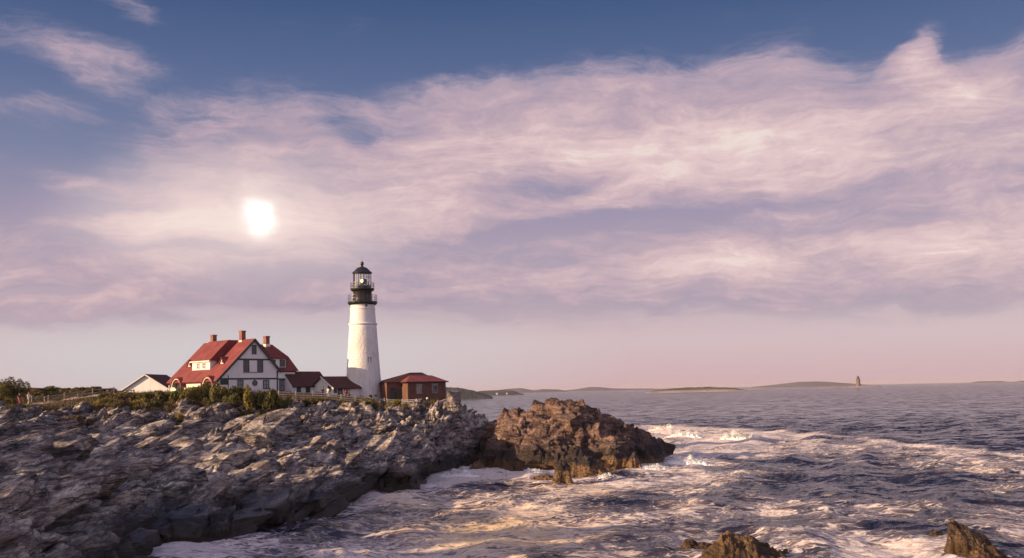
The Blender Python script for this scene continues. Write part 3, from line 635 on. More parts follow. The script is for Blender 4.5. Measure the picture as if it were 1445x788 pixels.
M_STONE = paint('wall_stone', (.42, .36, .32), (.26, .22, .2), .9, 2.2, .8, 2.5)
M_FOUND = paint('foundation_stone', (.33, .29, .28), (.22, .19, .18), .9, 2.2, .6, 3)
m, nt, p = newmat('window_glass'); p.inputs['Base Color'].default_value = (.035, .045, .055, 1); p.inputs['Roughness'].default_value = .06; p.inputs['Specular IOR Level'].default_value = .7; M_PANE = m
m, nt, p = newmat('curtained_glass'); g = G(nt); g.set(p.inputs['Base Color'], g.mix(g.mapr(g.noise(g.scale(g.obj(), (6, 6, .4)), 1.5, 3), .4, .6), (.34, .32, .31), (.16, .16, .17))); p.inputs['Roughness'].default_value = .08; M_CURT = m
m, nt, p = newmat('lantern_glass'); p.inputs['Base Color'].default_value = (.93, .97, .96, 1); p.inputs['Transmission Weight'].default_value = .9; p.inputs['Roughness'].default_value = .03; p.inputs['IOR'].default_value = 1.12; M_LGLASS = m
m, nt, p = newmat('lamp_glow'); p.inputs['Base Color'].default_value = (.9, .7, .3, 1); p.inputs['Emission Color'].default_value = (1, .72, .28, 1); p.inputs['Emission Strength'].default_value = 2.2; M_LAMP = m
def tower_mat():
    m, nt, p = newmat('tower_whitewash'); g = G(nt); v = g.obj()
    s = g.n('ShaderNodeSeparateXYZ'); g.set(s.inputs[0], v)
    ang = g.math('ARCTAN2', s.outputs[1], s.outputs[0]); cb = g.n('ShaderNodeCombineXYZ'); g.set(cb.inputs[0], g.math('MULTIPLY', ang, 2.6)); g.set(cb.inputs[1], s.outputs[2])
    br = g.n('ShaderNodeTexBrick'); g.set(br.inputs[0], cb.outputs[0]); br.inputs['Scale'].default_value = 1; br.inputs['Brick Width'].default_value = .62; br.inputs['Row Height'].default_value = .30; br.inputs['Mortar Size'].default_value = .03
    f = g.math('MAXIMUM', g.mapr(g.noise(g.scale(v, (1, 1, .35)), 1.1, 7, .65), .42, .75), g.mapr(g.noise(g.scale(v, (1, 1, .06)), 2.4, 6, .6), .54, .70, 0, .9))
    g.set(p.inputs['Base Color'], g.mix(f, (.90, .88, .85), (.70, .65, .58))); p.inputs['Roughness'].default_value = .7
    low = g.mapr(s.outputs[2], 13.2, 13.6, 1, .12)
    h = g.math('ADD', g.math('MULTIPLY', br.outputs[1], -.3), g.noise(v, 2.6, 5, .6))
    bp = g.n('ShaderNodeBump'); bp.inputs['Distance'].default_value = .13; g.set(bp.inputs['Strength'], low); g.set(bp.inputs['Height'], h)
    g.set(p.inputs['Normal'], bp.outputs[0]); return m
M_TOWER = tower_mat()
# ================================================================== local frames for buildings
class Frame:
    def __init__(s, px, py, D, g, zb, name):
        P = pt(px, py, D); s.o = np.array([P[0], P[1], zb]); s.ex = np.array([math.cos(g), math.sin(g), 0]); s.ey = np.array([-math.sin(g), math.cos(g), 0])
        s.e = empty(name, tuple(s.o), g)
    def _hit(s, px, py, n, c):
        r = ray(px, py); o = np.array([0, 0, CAMZ])-s.o; t = (c-o@n)/(r@n); q = o+r*t; return q@s.ex, q@s.ey, q[2]
    def onY(s, px, py, c=0.0): q = s._hit(px, py, s.ey, c); return q[0], q[2]
    def onX(s, px, py, c=0.0): q = s._hit(px, py, s.ex, c); return q[1], q[2]
def front(Y): return lambda u, w, d: (u, Y-d, w)           # plane facing local -Y
def leftp(Xc): return lambda u, w, d: (Xc-d, u, w)         # plane facing local -X (u runs along Y)
def window(par, mp, u0, u1, w0, w1, trim=None, pane=None, bars=(1, 1), tw=.13, name='window'):
    f = MB()
    f.mbox(mp, u0-tw, u0, w0-tw, w1+tw, .0, .07); f.mbox(mp, u1, u1+tw, w0-tw, w1+tw, .0, .07)
    f.mbox(mp, u0, u1, w1, w1+tw, .0, .07); f.mbox(mp, u0, u1, w0-tw, w0, .0, .09)
    w = f.build(name, trim or M_GREEN, par)
    q = MB(); q.mbox(mp, u0, u1, w0, w1, .005, .02); q.build('pane', pane or M_PANE, w)
    b = MB()
    for i in range(1, bars[0]+1):
        u = u0+(u1-u0)*i/(bars[0]+1); b.mbox(mp, u-.025, u+.025, w0, w1, .021, .045)
    for i in range(1, bars[1]+1):
        z = w0+(w1-w0)*i/(bars[1]+1); b.mbox(mp, u0, u1, z-.03, z+.03, .021, .05)
    if bars[0]+bars[1]: b.build('sash', M_GREEN if trim is None else trim, w)
    return w
def board(par, mp, u0, u1, w0, w1, d=.05, mat=None, name='trim_board'):
    b = MB(); b.mbox(mp, u0, u1, w0, w1, 0, d); return b.build(name, mat or M_GREEN, par)
# ================================================================== keepers' house
GA = R(45); ZB = 10.2
H = Frame(307.5, 534.7, 157.0, GA, ZB, 'keepers_house'); he = H.e
tag(he, 'large white house with steep red roof, three brick chimneys and dark green trim', 'house')
Ze = pt(307.5, 534.7, 157)[2]-ZB
Xp, Zp = H.onY(360.1, 477.7); Xr, Zr = H.onY(394.7, 521)
L1 = H.onX(286, 485.6, Xp)[0]; L2 = H.onX(236.9, 539.6, 0)[0]; LH = L2
slope = (Zp-Ze)/Xp; sR = (Zp-Zr)/(Xr-Xp)
FY = .35                                     # front wall stands behind the roof's front edge
b = MB()
ga = [(.55, 0), (Xr-.15, 0), (Xr-.15, Zr-.12), (Xp, Zp-.3), (.55, Ze+.55*slope-.3)]
b.prism([(x, FY, z) for x, z in ga], [(x, LH-.3, z) for x, z in ga]); b.build('wall', M_SIDE, he)
b = MB(); b.slab([(-.35, 0, Ze-.35*slope), (Xp, 0, Zp), (Xp, LH, Zp), (-.35, LH, Ze-.35*slope)], .22)
b.slab([(Xp, 0, Zp), (Xr+.3, 0, Zr-.3*sR), (Xr+.3, LH, Zr-.3*sR), (Xp, LH, Zp)], .22)
roof = b.build('roof', M_ROOF, he)
b = MB()
b.bar((-.35, -.03, Ze-.35*slope-.2), (Xp+.02, -.03, Zp-.2), .09, .34); b.bar((Xp-.02, -.03, Zp-.2), (Xr+.3, -.03, Zr-.3*sR-.2), .09, .34)
b.build('bargeboard', M_GREEN, he)
def gableX(z): return max(.6, (z-Ze+.3)/slope), min(Xr-.15, Xp+(Zp-.3-z)/sR)
fr_ = front(FY)
for py in (507.3, 534.8):
    z = H.onY(340, py, FY)[1]; x0, x1 = gableX(z); board(he, fr_, x0, x1, z-.13, z+.13)
zs = H.onY(358, 525.2, FY)[1]
xa = H.onY(343.2, 525, FY)[0]; xb = H.onY(371.2, 525, FY)[0]; board(he, fr_, xa, xb, zs-.10, zs, .07)
xc = H.onY(322, 525, FY)[0]; board(he, fr_, xc-.06, xc+.06, 0, Ze+.55, .045)
xk = H.onY(391.2, 530, FY)[0]; board(he, fr_, xk-.12, xk+.12, 0, Zr-.3, .045)
def win_px(par, fr, Y, x0, y0, x1, y1, **k):
    u0, w1 = fr.onY(x0, y0, Y); u1, w0 = fr.onY(x1, y1, Y); return window(par, front(Y), u0, u1, w0, w1, **k)
win_px(he, H, FY, 356.4, 488, 360.8, 499.2, bars=(1, 1))
win_px(he, H, FY, 344.3, 508.8, 350.6, 523.6, bars=(1, 1)); win_px(he, H, FY, 364, 508.8, 370.2, 523.6, bars=(1, 1))
win_px(he, H, FY, 336, 537.6, 342.4, 548, pane=M_CURT); win_px(he, H, FY, 372, 537.6, 378.8, 548, pane=M_CURT)
cx, cz = H.onY(359.6, 540.6, FY); b = MB(); b.lathe([(.48, 0), (.48, .06), (.36, .06), (.36, 0)], 24)
v = [(cx+x, FY-z, cz+y) for x, y, z in b.v]; b.v = v; ow = b.build('round_window', M_GREEN, he)
b = MB(); b.face([(cx+.36*math.cos(t), FY-.02, cz+.36*math.sin(t)) for t in [i*math.pi/12 for i in range(24)]]); b.build('pane', M_PANE, ow)
board(he, fr_, .6, xc-.06, Ze-.95, Ze-.12, .03, M_GREEN, 'porch_panel')
# left side: porch wall under the eave with two eyebrow arches
lf = leftp(.3)
b = MB(); b.box(.3, .56, FY, LH-.3, 0, Ze-.15); b.build('porch_wall', M_CREAM, he)
for pxc in (250.0, 294.0):
    yc = H.onX(pxc, 540, -.2)[0]; zc = Ze-1.15
    bm_ = MB(); n = 14
    for r0, r1, x0, x1 in ((1.30, 1.46, -.42, .3),):
        for k in range(n):
            t0, t1 = math.pi*k/n, math.pi*(k+1)/n
            P = lambda r, t, x: (x, yc-r*math.cos(t)*1.12, zc+r*math.sin(t))
            bm_.hexa([P(r0, t0, x0), P(r0, t1, x0), P(r0, t1, x1), P(r0, t0, x1), P(r1, t0, x0), P(r1, t1, x0), P(r1, t1, x1), P(r1, t0, x1)])
    ar = bm_.build('porch_arch', M_CREAM, he)
    q = MB(); a_ = [(yc-1.3*1.12*math.cos(math.pi*k/n), zc+1.3*math.sin(math.pi*k/n)) for k in range(n+1)]
    a_ = [(a_[0][0], 0.1)]+a_+[(a_[-1][0], 0.1)]
    q.prism([(.27, y, z) for y, z in a_], [(.295, y, z) for y, z in a_]); q.build('porch_opening', M_DARK, ar)
    rb = MB()                                    # the roof's eyebrow over the arch
    for k in range(n):
        t0, t1 = math.pi*k/n, math.pi*(k+1)/n
        P = lambda r, t, x: (x, yc-r*math.cos(t)*1.15, zc+r*math.sin(t))
        xo = 1.3
        rb.hexa([P(1.47, t0, -.55), P(1.47, t1, -.55), P(1.47, t1, xo), P(1.47, t0, xo), P(1.72, t0, -.55), P(1.72, t1, -.55), P(1.72, t1, xo), P(1.72, t0, xo)])
    rb.build('eyebrow_roof', M_ROOF, ar)
# big dormer on the left slope
def on_slope(px, py):                          # where a pixel meets the left roof slope: (X, Y)
    lo_, hi_ = 0.0, Xp
    for _ in range(40):
        m_ = (lo_+hi_)/2; y_, z_ = H.onX(px, py, m_)
        if z_ > Ze+m_*slope: lo_ = m_
        else: hi_ = m_
    return m_, y_
Xd = on_slope(284, 522.4)[0]                  # its front wall plane
yR, zt = H.onX(296.2, 509, Xd); yL = H.onX(271.2, 509, Xd)[0]; zb = Ze+Xd*slope
yA, yB = min(yL, yR), max(yL, yR)
b = MB(); pf = [(Xd, zb-.1), (Xd, zt), (Xd+(zt-(Ze+Xd*slope))/slope+.9, zt), (Xd+2.0, zb+.8)]
dq = [(Xd, Ze+Xd*slope-.35), (Xd, zt), (Xd+(zt-Ze-Xd*slope)/slope+.3, zt), ]
b.prism([(x, yA, z) for x, z in dq], [(x, yB, z) for x, z in dq]); dm = b.build('dormer', M_WHITE, he)
dX = Xd-.25; dZ = zt+.02; off = (dZ-(Ze+dX*slope))/slope    # how far the dormer roof stands in front of the main roof
rt = [(dX, dZ), (dX+(Zp-dZ)/slope, Zp-.02), (Xp+.1, Zp-.05), (Xp+.1, Zp-.3), (dX+off+.2, dZ-.12)]
b = MB(); b.prism([(x, yA-.25, z) for x, z in rt], [(x, yB+.3, z) for x, z in rt]); b.build('dormer_roof', M_ROOF, dm)
b = MB(); b.box(dX-.05, dX+.12, yA-.3, yB+.35, dZ-.2, dZ+.0); b.build('dormer_eave', M_CREAM, dm)
for px0, px1 in ((278, 281.4), (286, 290)):
    u1 = H.onX(px0, 515, Xd)[0]; u0 = H.onX(px1, 515, Xd)[0]; window(dm, leftp(Xd), u0, u1, zb+.25, zt-.35, trim=M_WHITE, pane=M_CURT, bars=(0, 1), tw=.10)
# two little gabled vents on the left slope
for pxc, pyc in ((267.5, 517.5), (313.5, 513.5)):
    Xv, yv = on_slope(pxc, pyc); zbv = Ze+Xv*slope-.1; ht = 1.15; w = .78
    b = MB(); b.prism([(Xv, yv-w, zbv), (Xv, yv+w, zbv), (Xv, yv, zbv+ht)], [(Xv+.9, yv-w*.1, zbv+.95), (Xv+.9, yv+w*.1, zbv+.95), (Xv+1.15, yv, zbv+ht)]); vt = b.build('roof_vent', M_CREAM, he)
    b = MB()
    for s in (-1, 1): b.slab([(Xv-.18, yv+s*(w+.15), zbv-.12), (Xv-.18, yv, zbv+ht+.1), (Xv+1.2, yv, zbv+ht+.1), (Xv+.6, yv+s*(w+.15), zbv+.45)], .08)
    b.build('vent_roof', M_ROOF, vt)
    b = MB(); b.prism([(Xv-.03, yv-.22, zbv+.25), (Xv-.03, yv+.22, zbv+.25), (Xv-.03, yv, zbv+.65)], [(Xv-.01, yv-.22, zbv+.25), (Xv-.01, yv+.22, zbv+.25), (Xv-.01, yv, zbv+.65)]); b.build('vent_opening', M_DARK, vt)
# rear wing on the right, hipped, with its own dormer
WY = 1.6
xw0 = H.onY(391.2, 530, WY)[0]; xw1, zw = H.onY(417.5, 523.5, WY); zfl = H.onY(405, 535.2, WY)[1]
b = MB(); b.box(xw0-1.5, xw1, WY, LH-1.0, 0, zw); wing = b.build('wing_wall', M_SIDE, he)
wfr = front(WY)
board(he, wfr, xw0-.6, xw1+.03, zw-.22, zw+.0, .10); board(he, wfr, xw0-.6, xw1+.02, zfl-.12, zfl+.12, .05)
board(he, wfr, xw1-.2, xw1+.02, 0, zw-.22, .045)
xr1, zr1 = H.onY(384.0, 486.5, WY+3.6); xe1 = H.onY(421.8, 523, WY-.4)[0]
yb = LH-.6; ym = WY+3.6; ye_ = WY-.45; zl = zw-.05
xm, zm = H.onY(406, 503, WY+1.0)
xq = H.onY(407, 503.5, WY+1.6)[0]; zq = H.onY(407, 503.5, WY+1.6)[1]
b = MB(); ymm = ym+3.2
b.face([(xw0-3, ye_, zl), (xe1, ye_, zl), (xq, WY+1.6, zq), (xr1, ym, zr1), (xw0-3, ym, zr1)])
b.face([(xw0-3, ymm, zr1), (xr1, ymm, zr1), (xq, ymm+2, zq), (xe1, ymm+4, zl), (xw0-3, ymm+4, zl)])
b.face([(xr1, ym, zr1), (xq, WY+1.6, zq), (xq, ymm+2, zq), (xr1, ymm, zr1)]); b.face([(xq, WY+1.6, zq), (xe1, ye_, zl), (xe1, ymm+4, zl), (xq, ymm+2, zq)])
b.face([(xw0-3, ym, zr1), (xr1, ym, zr1), (xr1, ymm, zr1), (xw0-3, ymm, zr1)])
b.build('wing_roof', M_ROOF, he)
DY = WY+.1
u0, w1 = H.onY(385.5, 504.8, DY); u1, w0 = H.onY(404.5, 519.2, DY)
b = MB(); b.box(u0, u1, DY, DY+3.2, w0, w1); wd = b.build('wing_dormer', M_SIDE, he)
b = MB(); b.slab([(u0-.3, DY-.3, w1), (u1+.3, DY-.3, w1), (u1+.3, DY+3.4, w1+.75), (u0-.3, DY+3.4, w1+.75)], .2); b.build('dormer_roof', M_ROOF, wd)
b = MB(); b.box(u1-.18, u1+.03, DY-.03, DY+.02, w0, w1-.02); b.build('corner_board', M_GREEN, wd)
win_px(wd, H, DY, 395.6, 508.6, 401, 516.6, bars=(1, 1)); win_px(wd, H, DY, 386.2, 508.6, 387.8, 514.5, bars=(0, 0))
win_px(he, H, WY, 395, 537.5, 400.4, 551, pane=M_CURT, name='door_window')
# chimneys
for px0, px1, y0, y1, Yc in ((298.0, 305.0, 472.8, 486, None), (338.6, 345.6, 467, 481.5, None), (372.4, 379.8, 474.6, 487, 4.6)):
    c = (px0+px1)/2
    Yc = H.onX(c, y1, Xp)[0] if Yc is None else Yc
    xc_ = Xp if c < 360 else H.onY(c, y1, Yc)[0]
    Yc = H.onX(c, y1, xc_)[0]; z1 = H.onX(c, y0, xc_)[1]; z0 = H.onX(c, y1, xc_)[1]-1.2
    b = MB(); b.box(xc_-.36, xc_+.36, Yc-.42, Yc+.42, z0, z1-.18); ch = b.build('chimney', M_BRICK, he)
    b = MB(); b.box(xc_-.43, xc_+.43, Yc-.49, Yc+.49, z1-.18, z1); b.build('chimney_cap', M_BRICK, ch)
    b = MB(); b.box(xc_-.42, xc_+.42, Yc-.48, Yc+.48, z0+.9, z0+1.32); b.build('flashing', M_WHITE, ch)
# ================================================================== passage building and oil room
A = Frame(418, 557, 166.5, GA, 10.2, 'passage_building'); ae_ = A.e
tag(ae_, 'low white passage building with dark red roof joining the house to the small porch building', 'house')
x1, ze = A.onY(461.5, 543.4, 0); xt, zt_ = A.onY(461, 525, 2.6); zr_ = A.onY(440, 524.4, 2.6)[1]; x0_ = -.8
b = MB(); pr = [(0, 0), (0, ze), (2.6, zr_-.15), (5.2, ze), (5.2, 0)]
b.prism([(x0_, y, z) for y, z in pr], [(x1, y, z) for y, z in pr]); b.build('wall', M_SIDE, ae_)
b = MB(); s_ = (zr_-ze)/2.6
b.slab([(x0_, -.4, ze-.4*s_+.12), (x1+.35, -.4, ze-.4*s_+.12), (x1+.35, 2.6, zr_), (x0_, 2.6, zr_)], .16)
b.slab([(x0_, 2.6, zr_), (x1+.35, 2.6, zr_), (x1+.35, 5.6, ze-.4*s_+.12), (x0_, 5.6, ze-.4*s_+.12)], .16); b.build('roof', M_ROOF_SHADE, ae_)
board(ae_, front(-.02), x0_, x1, ze-.2, ze+.02, .05)
for px0, px1, kind in ((418.5, 424.5, 'shutter'), (431.3, 437.6, 'door'), (444.5, 450.5, 'window')):
    u0 = A.onY(px0, 552)[0]; u1 = A.onY(px1, 552)[0]
    if kind == 'window': window(ae_, front(0), u0+.1, u1-.1, .75, ze-.25, pane=M_CURT)
    elif kind == 'door':
        d_ = board(ae_, front(0), u0, u1, .05, ze-.2, .06, M_GREEN, 'door'); board(d_, front(-.06), u0+.15, u1-.15, .95, ze-.5, .02, M_DARK, 'door_panel')
    else: board(ae_, front(0), u0, u1, .05, ze-.2, .06, M_GREEN, 'shutter')
B = Frame(470.5, 560, 165.0, GA, 9.6, 'porch_building'); be = B.e
tag(be, 'small white building with dark red roof and green door against the lighthouse foot', 'house')
x1, ze = B.onY(503.5, 546.2, 0); zr_ = B.onY(478, 531.3, 3.2)[1]; x1r = B.onY(490.5, 531.3, 3.2)[0]; x1 = (x1+x1r+.4)/2
pr = [(0, 0), (0, ze), (3.2, zr_-.15), (5.6, ze+.4), (5.6, 0)]
b = MB(); b.prism([(0, y, z) for y, z in pr], [(x1, y, z) for y, z in pr]); b.build('wall', M_SIDE, be)
s_ = (zr_-ze)/3.2; b = MB()
b.slab([(-.3, -.5, ze-.5*s_+.12), (x1+.3, -.5, ze-.5*s_+.12), (x1+.3, 3.2, zr_), (-.3, 3.2, zr_)], .16)
b.slab([(-.3, 3.2, zr_), (x1+.3, 3.2, zr_), (x1+.3, 6, ze+.3), (-.3, 6, ze+.3)], .16); b.build('roof', M_ROOF_SHADE, be)
b = MB(); b.bar((-.32, -.5, ze-.5*s_+.0), (-.32, 3.2, zr_-.1), .07, .22); b.build('bargeboard', M_WHITE, be)
board(be, front(-.02), 0, x1, ze-.24, ze-.04, .05)
u0, w1 = B.onY(476.3, 547.2); u1, w0 = B.onY(483.4, 561.2); d_ = board(be, front(0), u0, u1, .1, ze-.3, .06, M_GREEN, 'door'); board(d_, front(-.06), u0+.15, u1-.15, 1.0, ze-.6, .02, M_PANE, 'door_pane')
win_px(be, B, 0, 486.8, 547.3, 491.4, 555.0, pane=M_CURT)
win_px(be, B, 0, 472.0, 550.8, 474.2, 553.6, bars=(0, 0))
Y0, z0 = B.onX(465, 547.8, 0); window(be, leftp(0), Y0-.25, Y0+.25, z0-.45, z0+.25, bars=(0, 0))
# ================================================================== lighthouse
TD = 172.0; TX = pt(513.4, 560, TD)[0]; TZ = 9.0
T = empty('lighthouse', (TX, TD, TZ)); tag(T, 'tall white round lighthouse with black gallery and glazed lantern beside the house', 'lighthouse')
tz = lambda py: pt(511, py, TD)[2]-TZ
zb_ = tz(458.5); zg = tz(428.5)
b = MB(); rr = [(3.38, -.6)]
for i in range(0, 41):
    z = zb_*i/40; rr.append((3.28+(2.30-3.28)*(z/zb_)**.93, z))
b.lathe(rr+[(2.28, zb_+.01)], 96); b.build('tower_shaft', M_TOWER, T, smooth=True)
b = MB(); b.lathe([(2.27, zb_-.12), (2.46, zb_-.05), (2.48, zb_+.15), (2.30, zb_+.28), (2.24, zb_+.30)], 64); b.build('stone_band', M_WHITE, T, smooth=True)
zu = tz(436.5)
b = MB(); b.lathe([(2.25, zb_+.25), (2.10, zu-.1), (2.17, zu-.08), (2.17, zu+.1), (2.08, zu+.12), (2.05, zg-.35), (2.2, zg-.1), (2.35, zg)], 64); b.build('upper_shaft', M_WHITE, T, smooth=True)
def deck(r, z, t, name):
    b = MB(); b.lathe([(.3, z), (r-.25, z-.28), (r, z-.05), (r+.03, z), (r+.03, z+t), (.3, z+t)], 48); return b.build(name, M_BLACK, T, smooth=True)
def railing(r, z, h, n, name, par):
    b = MB()
    for k in range(n):
        a = 2*math.pi*k/n; b.tube((r*math.cos(a), r*math.sin(a), z), (r*math.cos(a), r*math.sin(a), z+h), .035, n=5)
    for f_ in (.5, 1.0):
        for k in range(40):
            a, c = 2*math.pi*k/40, 2*math.pi*(k+1)/40
            b.tube((r*math.cos(a), r*math.sin(a), z+h*f_), (r*math.cos(c), r*math.sin(c), z+h*f_), .028, n=4)
    return b.build(name, M_BLACK, par)
dk = deck(2.50, zg, .28, 'gallery_deck'); railing(2.47, zg+.28, 1.12, 18, 'railing', dk)
zw0 = zg+.28; zw1 = tz(409.2)
b = MB(); b.lathe([(.3, zw0), (1.64, zw0), (1.66, zw0+.2), (1.60, zw0+.25), (1.60, zw1-.25), (1.72, zw1-.05), (1.72, zw1), (.3, zw1)], 48); b.build('watch_room', M_BLACK, T, smooth=True)
dk = deck(2.02, zw1, .2, 'lantern_deck'); railing(2.0, zw1+.2, .95, 14, 'railing', dk)
zl0 = zw1+.2; zl1 = tz(385.2)
ns = 10; rl = 1.52
b = MB(); b.lathe([(.2, zl0), (rl+.02, zl0), (rl+.02, zl0+.45), (.2, zl0+.45)], ns); b.build('lantern_base', M_BLACK, T)
b = MB(); b.lathe([(rl-.03, zl0+.45), (rl-.03, zl1)], ns); lg = b.build('lantern_glass', M_LGLASS, T)
b = MB()
for k in range(ns*2):
    a = math.pi*k/ns; rr_ = rl if k % 2 == 0 else rl*math.cos(math.pi/ns); b.tube((rr_*math.cos(a), rr_*math.sin(a), zl0+.45), (rr_*math.cos(a), rr_*math.sin(a), zl1), .05 if k % 2 == 0 else .025, n=5)
for f_ in (.33, .66):
    z = zl0+.45+(zl1-zl0-.45)*f_
    for k in range(ns):
        a, c = 2*math.pi*k/ns, 2*math.pi*(k+1)/ns; b.tube((rl*math.cos(a), rl*math.sin(a), z), (rl*math.cos(c), rl*math.sin(c), z), .028, n=4)
b.build('mullions', M_BLACK, lg)
b = MB(); za = tz(376.6); b.lathe([(rl-.1, zl1-.06), (1.70, zl1-.10), (1.72, zl1+.04), (1.45, zl1+.22), (.85, zl1+.82), (.25, za), (.18, za+.25), (.1, za+.3)], 20); dome = b.build('lantern_roof', M_BLACK, T, smooth=True)
b = MB(); zc = tz(372.2); b.lathe([(.02, zc-.42), (.18, zc-.36), (.30, zc-.12), (.32, zc+.05), (.22, zc+.26), (.08, zc+.36), (.02, zc+.4)], 16); b.build('ventilator_ball', M_BLACK, dome, smooth=True)
b = MB(); b.tube((0, 0, zc+.3), (0, 0, tz(361.5)), .03, .012, 6); b.build('lightning_rod', M_BLACK, dome)
b = MB(); b.lathe([(.05, zl0+.4), (.28, zl0+.4), (.2, zl0+1.0), (.34, zl0+1.05), (.34, zl0+1.2), (.05, zl0+1.2)], 16); bc = b.build('beacon', M_BLACK, T)
lx, lz = -.05, tz(397.2)
b = MB(); b.lathe([(.02, -.30), (.2, -.22), (.30, 0), (.2, .22), (.02, .30)], 16); b.v = [(x+lx, y-.35, z+lz) for x, y, z in b.v]; b.build('lamp', M_LAMP, bc, smooth=True)
b = MB(); b.box(.12, .62, -.3, .3, lz-.55, lz+.35); b.build('lamp_housing', M_BLACK, bc)
def tower_window(px, py, w, h):
    z = tz(py); dx = pt(px, py, TD)[0]-TX; r = 3.28+(2.30-3.28)*max(0, z/zb_)**.93 if z < zb_ else 2.1
    a = math.asin(max(-1, min(1, dx/r))); e = (math.cos(a), math.sin(a)); n_ = (math.sin(a), -math.cos(a))
    mp = lambda u, w_, d: (n_[0]*(r-.06+d)+e[0]*u, n_[1]*(r-.06+d)+e[1]*u, w_)
    return window(T, mp, -w/2, w/2, z-h/2, z+h/2, bars=(0, 1), tw=.09)
tower_window(524.3, 510.5, .42, 1.05); tower_window(519.3, 432.8, .18, .2)
# ================================================================== brick building
BG = R(24); K = Frame(575.7, 564, 166.0, BG, 8.9, 'brick_building'); ke = K.e
tag(ke, 'low dark brick building with red hipped roof at the headland end', 'building')
x1, zE = K.onY(629.0, 538.2, 0); DP = 3.2
x0m = K.onY(545.7, 541, DP)[0]; zE = (zE+K.onY(576, 539.2, 0)[1])/2
b = MB(); b.box(0, x1, 0, DP+.02, .75, zE); b.build('wall', M_BRICKD, ke)
b = MB(); b.box(x0m, x1-.1, DP, DP+6.5, .3, zE-.02); b.build('rear_wall', M_BRICKD, ke)
b = MB(); b.box(-.06, x1+.06, -.06, DP, -.6, .75); b.build('foundation', M_FOUND, ke)
xA, zA = K.onY(578, 530.2, DP+.3); eo = .35
e0 = (-eo, -eo, zE); e1 = (x1+eo, -eo, zE)
xR0, zR = K.onY(578.6, 526, DP+3.2); xR1 = K.onY(595.2, 526, DP+3.2)[0]
b = MB(); ridge0 = (xA, DP+.3, zA)
b.face([e0, e1, (x1+eo-.05, -eo+.02, zE+.01), (xR1+1.2, DP+1.6, zR-.55), ridge0]); b.face([e0, ridge0, (-eo, DP+.6, zE)])
b.face([e0, (-eo, DP+.6, zE), (x1, DP+.6, zE), e1])
b.build('front_roof', M_ROOF, ke)
b = MB(); a0 = (x0m-eo, DP-eo, zE+.02); a1 = (x1+eo-.05, DP-eo, zE+.0); a2 = (x1+eo-.05, DP+6.5+eo, zE+.02); a3 = (x0m-eo, DP+6.5+eo, zE+.02); r0 = (xR0, DP+3.2, zR); r1 = (xR1, DP+3.2, zR)
b.face([a0, a1, r1, r0]); b.face([a1, a2, r1]); b.face([a2, a3, r0, r1]); b.face([a3, a0, r0]); b.face([a3, a2, a1, a0]); b.build('rear_roof', M_ROOF_SHADE, ke)
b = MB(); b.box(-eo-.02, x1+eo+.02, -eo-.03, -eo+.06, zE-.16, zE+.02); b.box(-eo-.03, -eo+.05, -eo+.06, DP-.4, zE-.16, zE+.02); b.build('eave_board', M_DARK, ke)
for px0, px1, py0, py1, op in ((588.9, 594.3, 544.5, 555, 0), (610.3, 616.6, 544, 554, 1)):
    u0, w1 = K.onY(px0, py0); u1, w0 = K.onY(px1, py1)
    w = window(ke, front(0), u0, u1, w0, w1, trim=M_FOUND, pane=M_CURT if not op else M_PANE, bars=(1, 1), tw=.12)
    board(w, front(-.02), u0-.25, u1+.25, w1+.12, w1+.3, .10, M_FOUND, 'lintel')
    if op: board(w, front(-.05), u0+.35, u1-.02, w0+.55, w1-.25, .02, M_DARK, 'broken_pane')
u0, w1 = K.onY(550.8, 548, DP); u1, w0 = K.onY(558.2, 564, DP)
d_ = board(ke, front(DP), u0, u1, .4, w1, .07, M_DARK, 'door'); board(d_, front(DP-.07), u0+.1, u1-.1, .6, w1-.2, .02, M_GREEN, 'door_panel')
u0 = K.onY(559.5, 548, DP)[0]; board(ke, front(DP), u0, -.05, .4, zE-1.1, .05, M_GREEN, 'side_panel')
# ================================================================== shed on the left
S = Frame(173, 549.6, 172.0, R(-3), 10.6, 'shed'); se = S.e
tag(se, 'small white gabled shed with dark roof left of the large house', 'shed')
z0 = S.onY(173.5, 549.5, -.3)[1]; xa, za = S.onY(204.5, 528, -.3); xb, zb = S.onY(236.5, 547, 0)
Ls = 9.0; sl_ = (za-z0)/xa; w_ = xa*2
pg = [(.3, 0), (w_-.3, 0), (w_-.3, z0+.3*sl_-.25), (xa, za-.3), (.3, z0+.3*sl_-.25)]
b = MB(); b.prism([(x, 0, z) for x, z in pg], [(x, Ls, z) for x, z in pg]); b.build('wall', M_SIDE, se)
b = MB(); b.slab([(-.1, -.35, z0-.1*sl_), (xa, -.35, za), (xa, Ls, za), (-.1, Ls, z0-.1*sl_)], .18); b.slab([(xa, -.35, za), (w_+.3, -.35, z0-.3*sl_), (w_+.3, Ls, z0-.3*sl_), (xa, Ls, za)], .18); b.build('roof', M_ROOF_SHADE, se)
b = MB(); b.bar((-.1, -.38, z0-.1*sl_-.12), (xa, -.38, za-.12), .06, .2); b.bar((xa, -.38, za-.12), (w_+.3, -.38, z0-.3*sl_-.12), .06, .2); b.build('bargeboard', M_WHITE, se)
b = MB(); b.tube((w_+.2, -.3, z0-1.5), (w_+.2, -.3, z0+.5), .12); b.build('downpipe', M_WHITE, se)
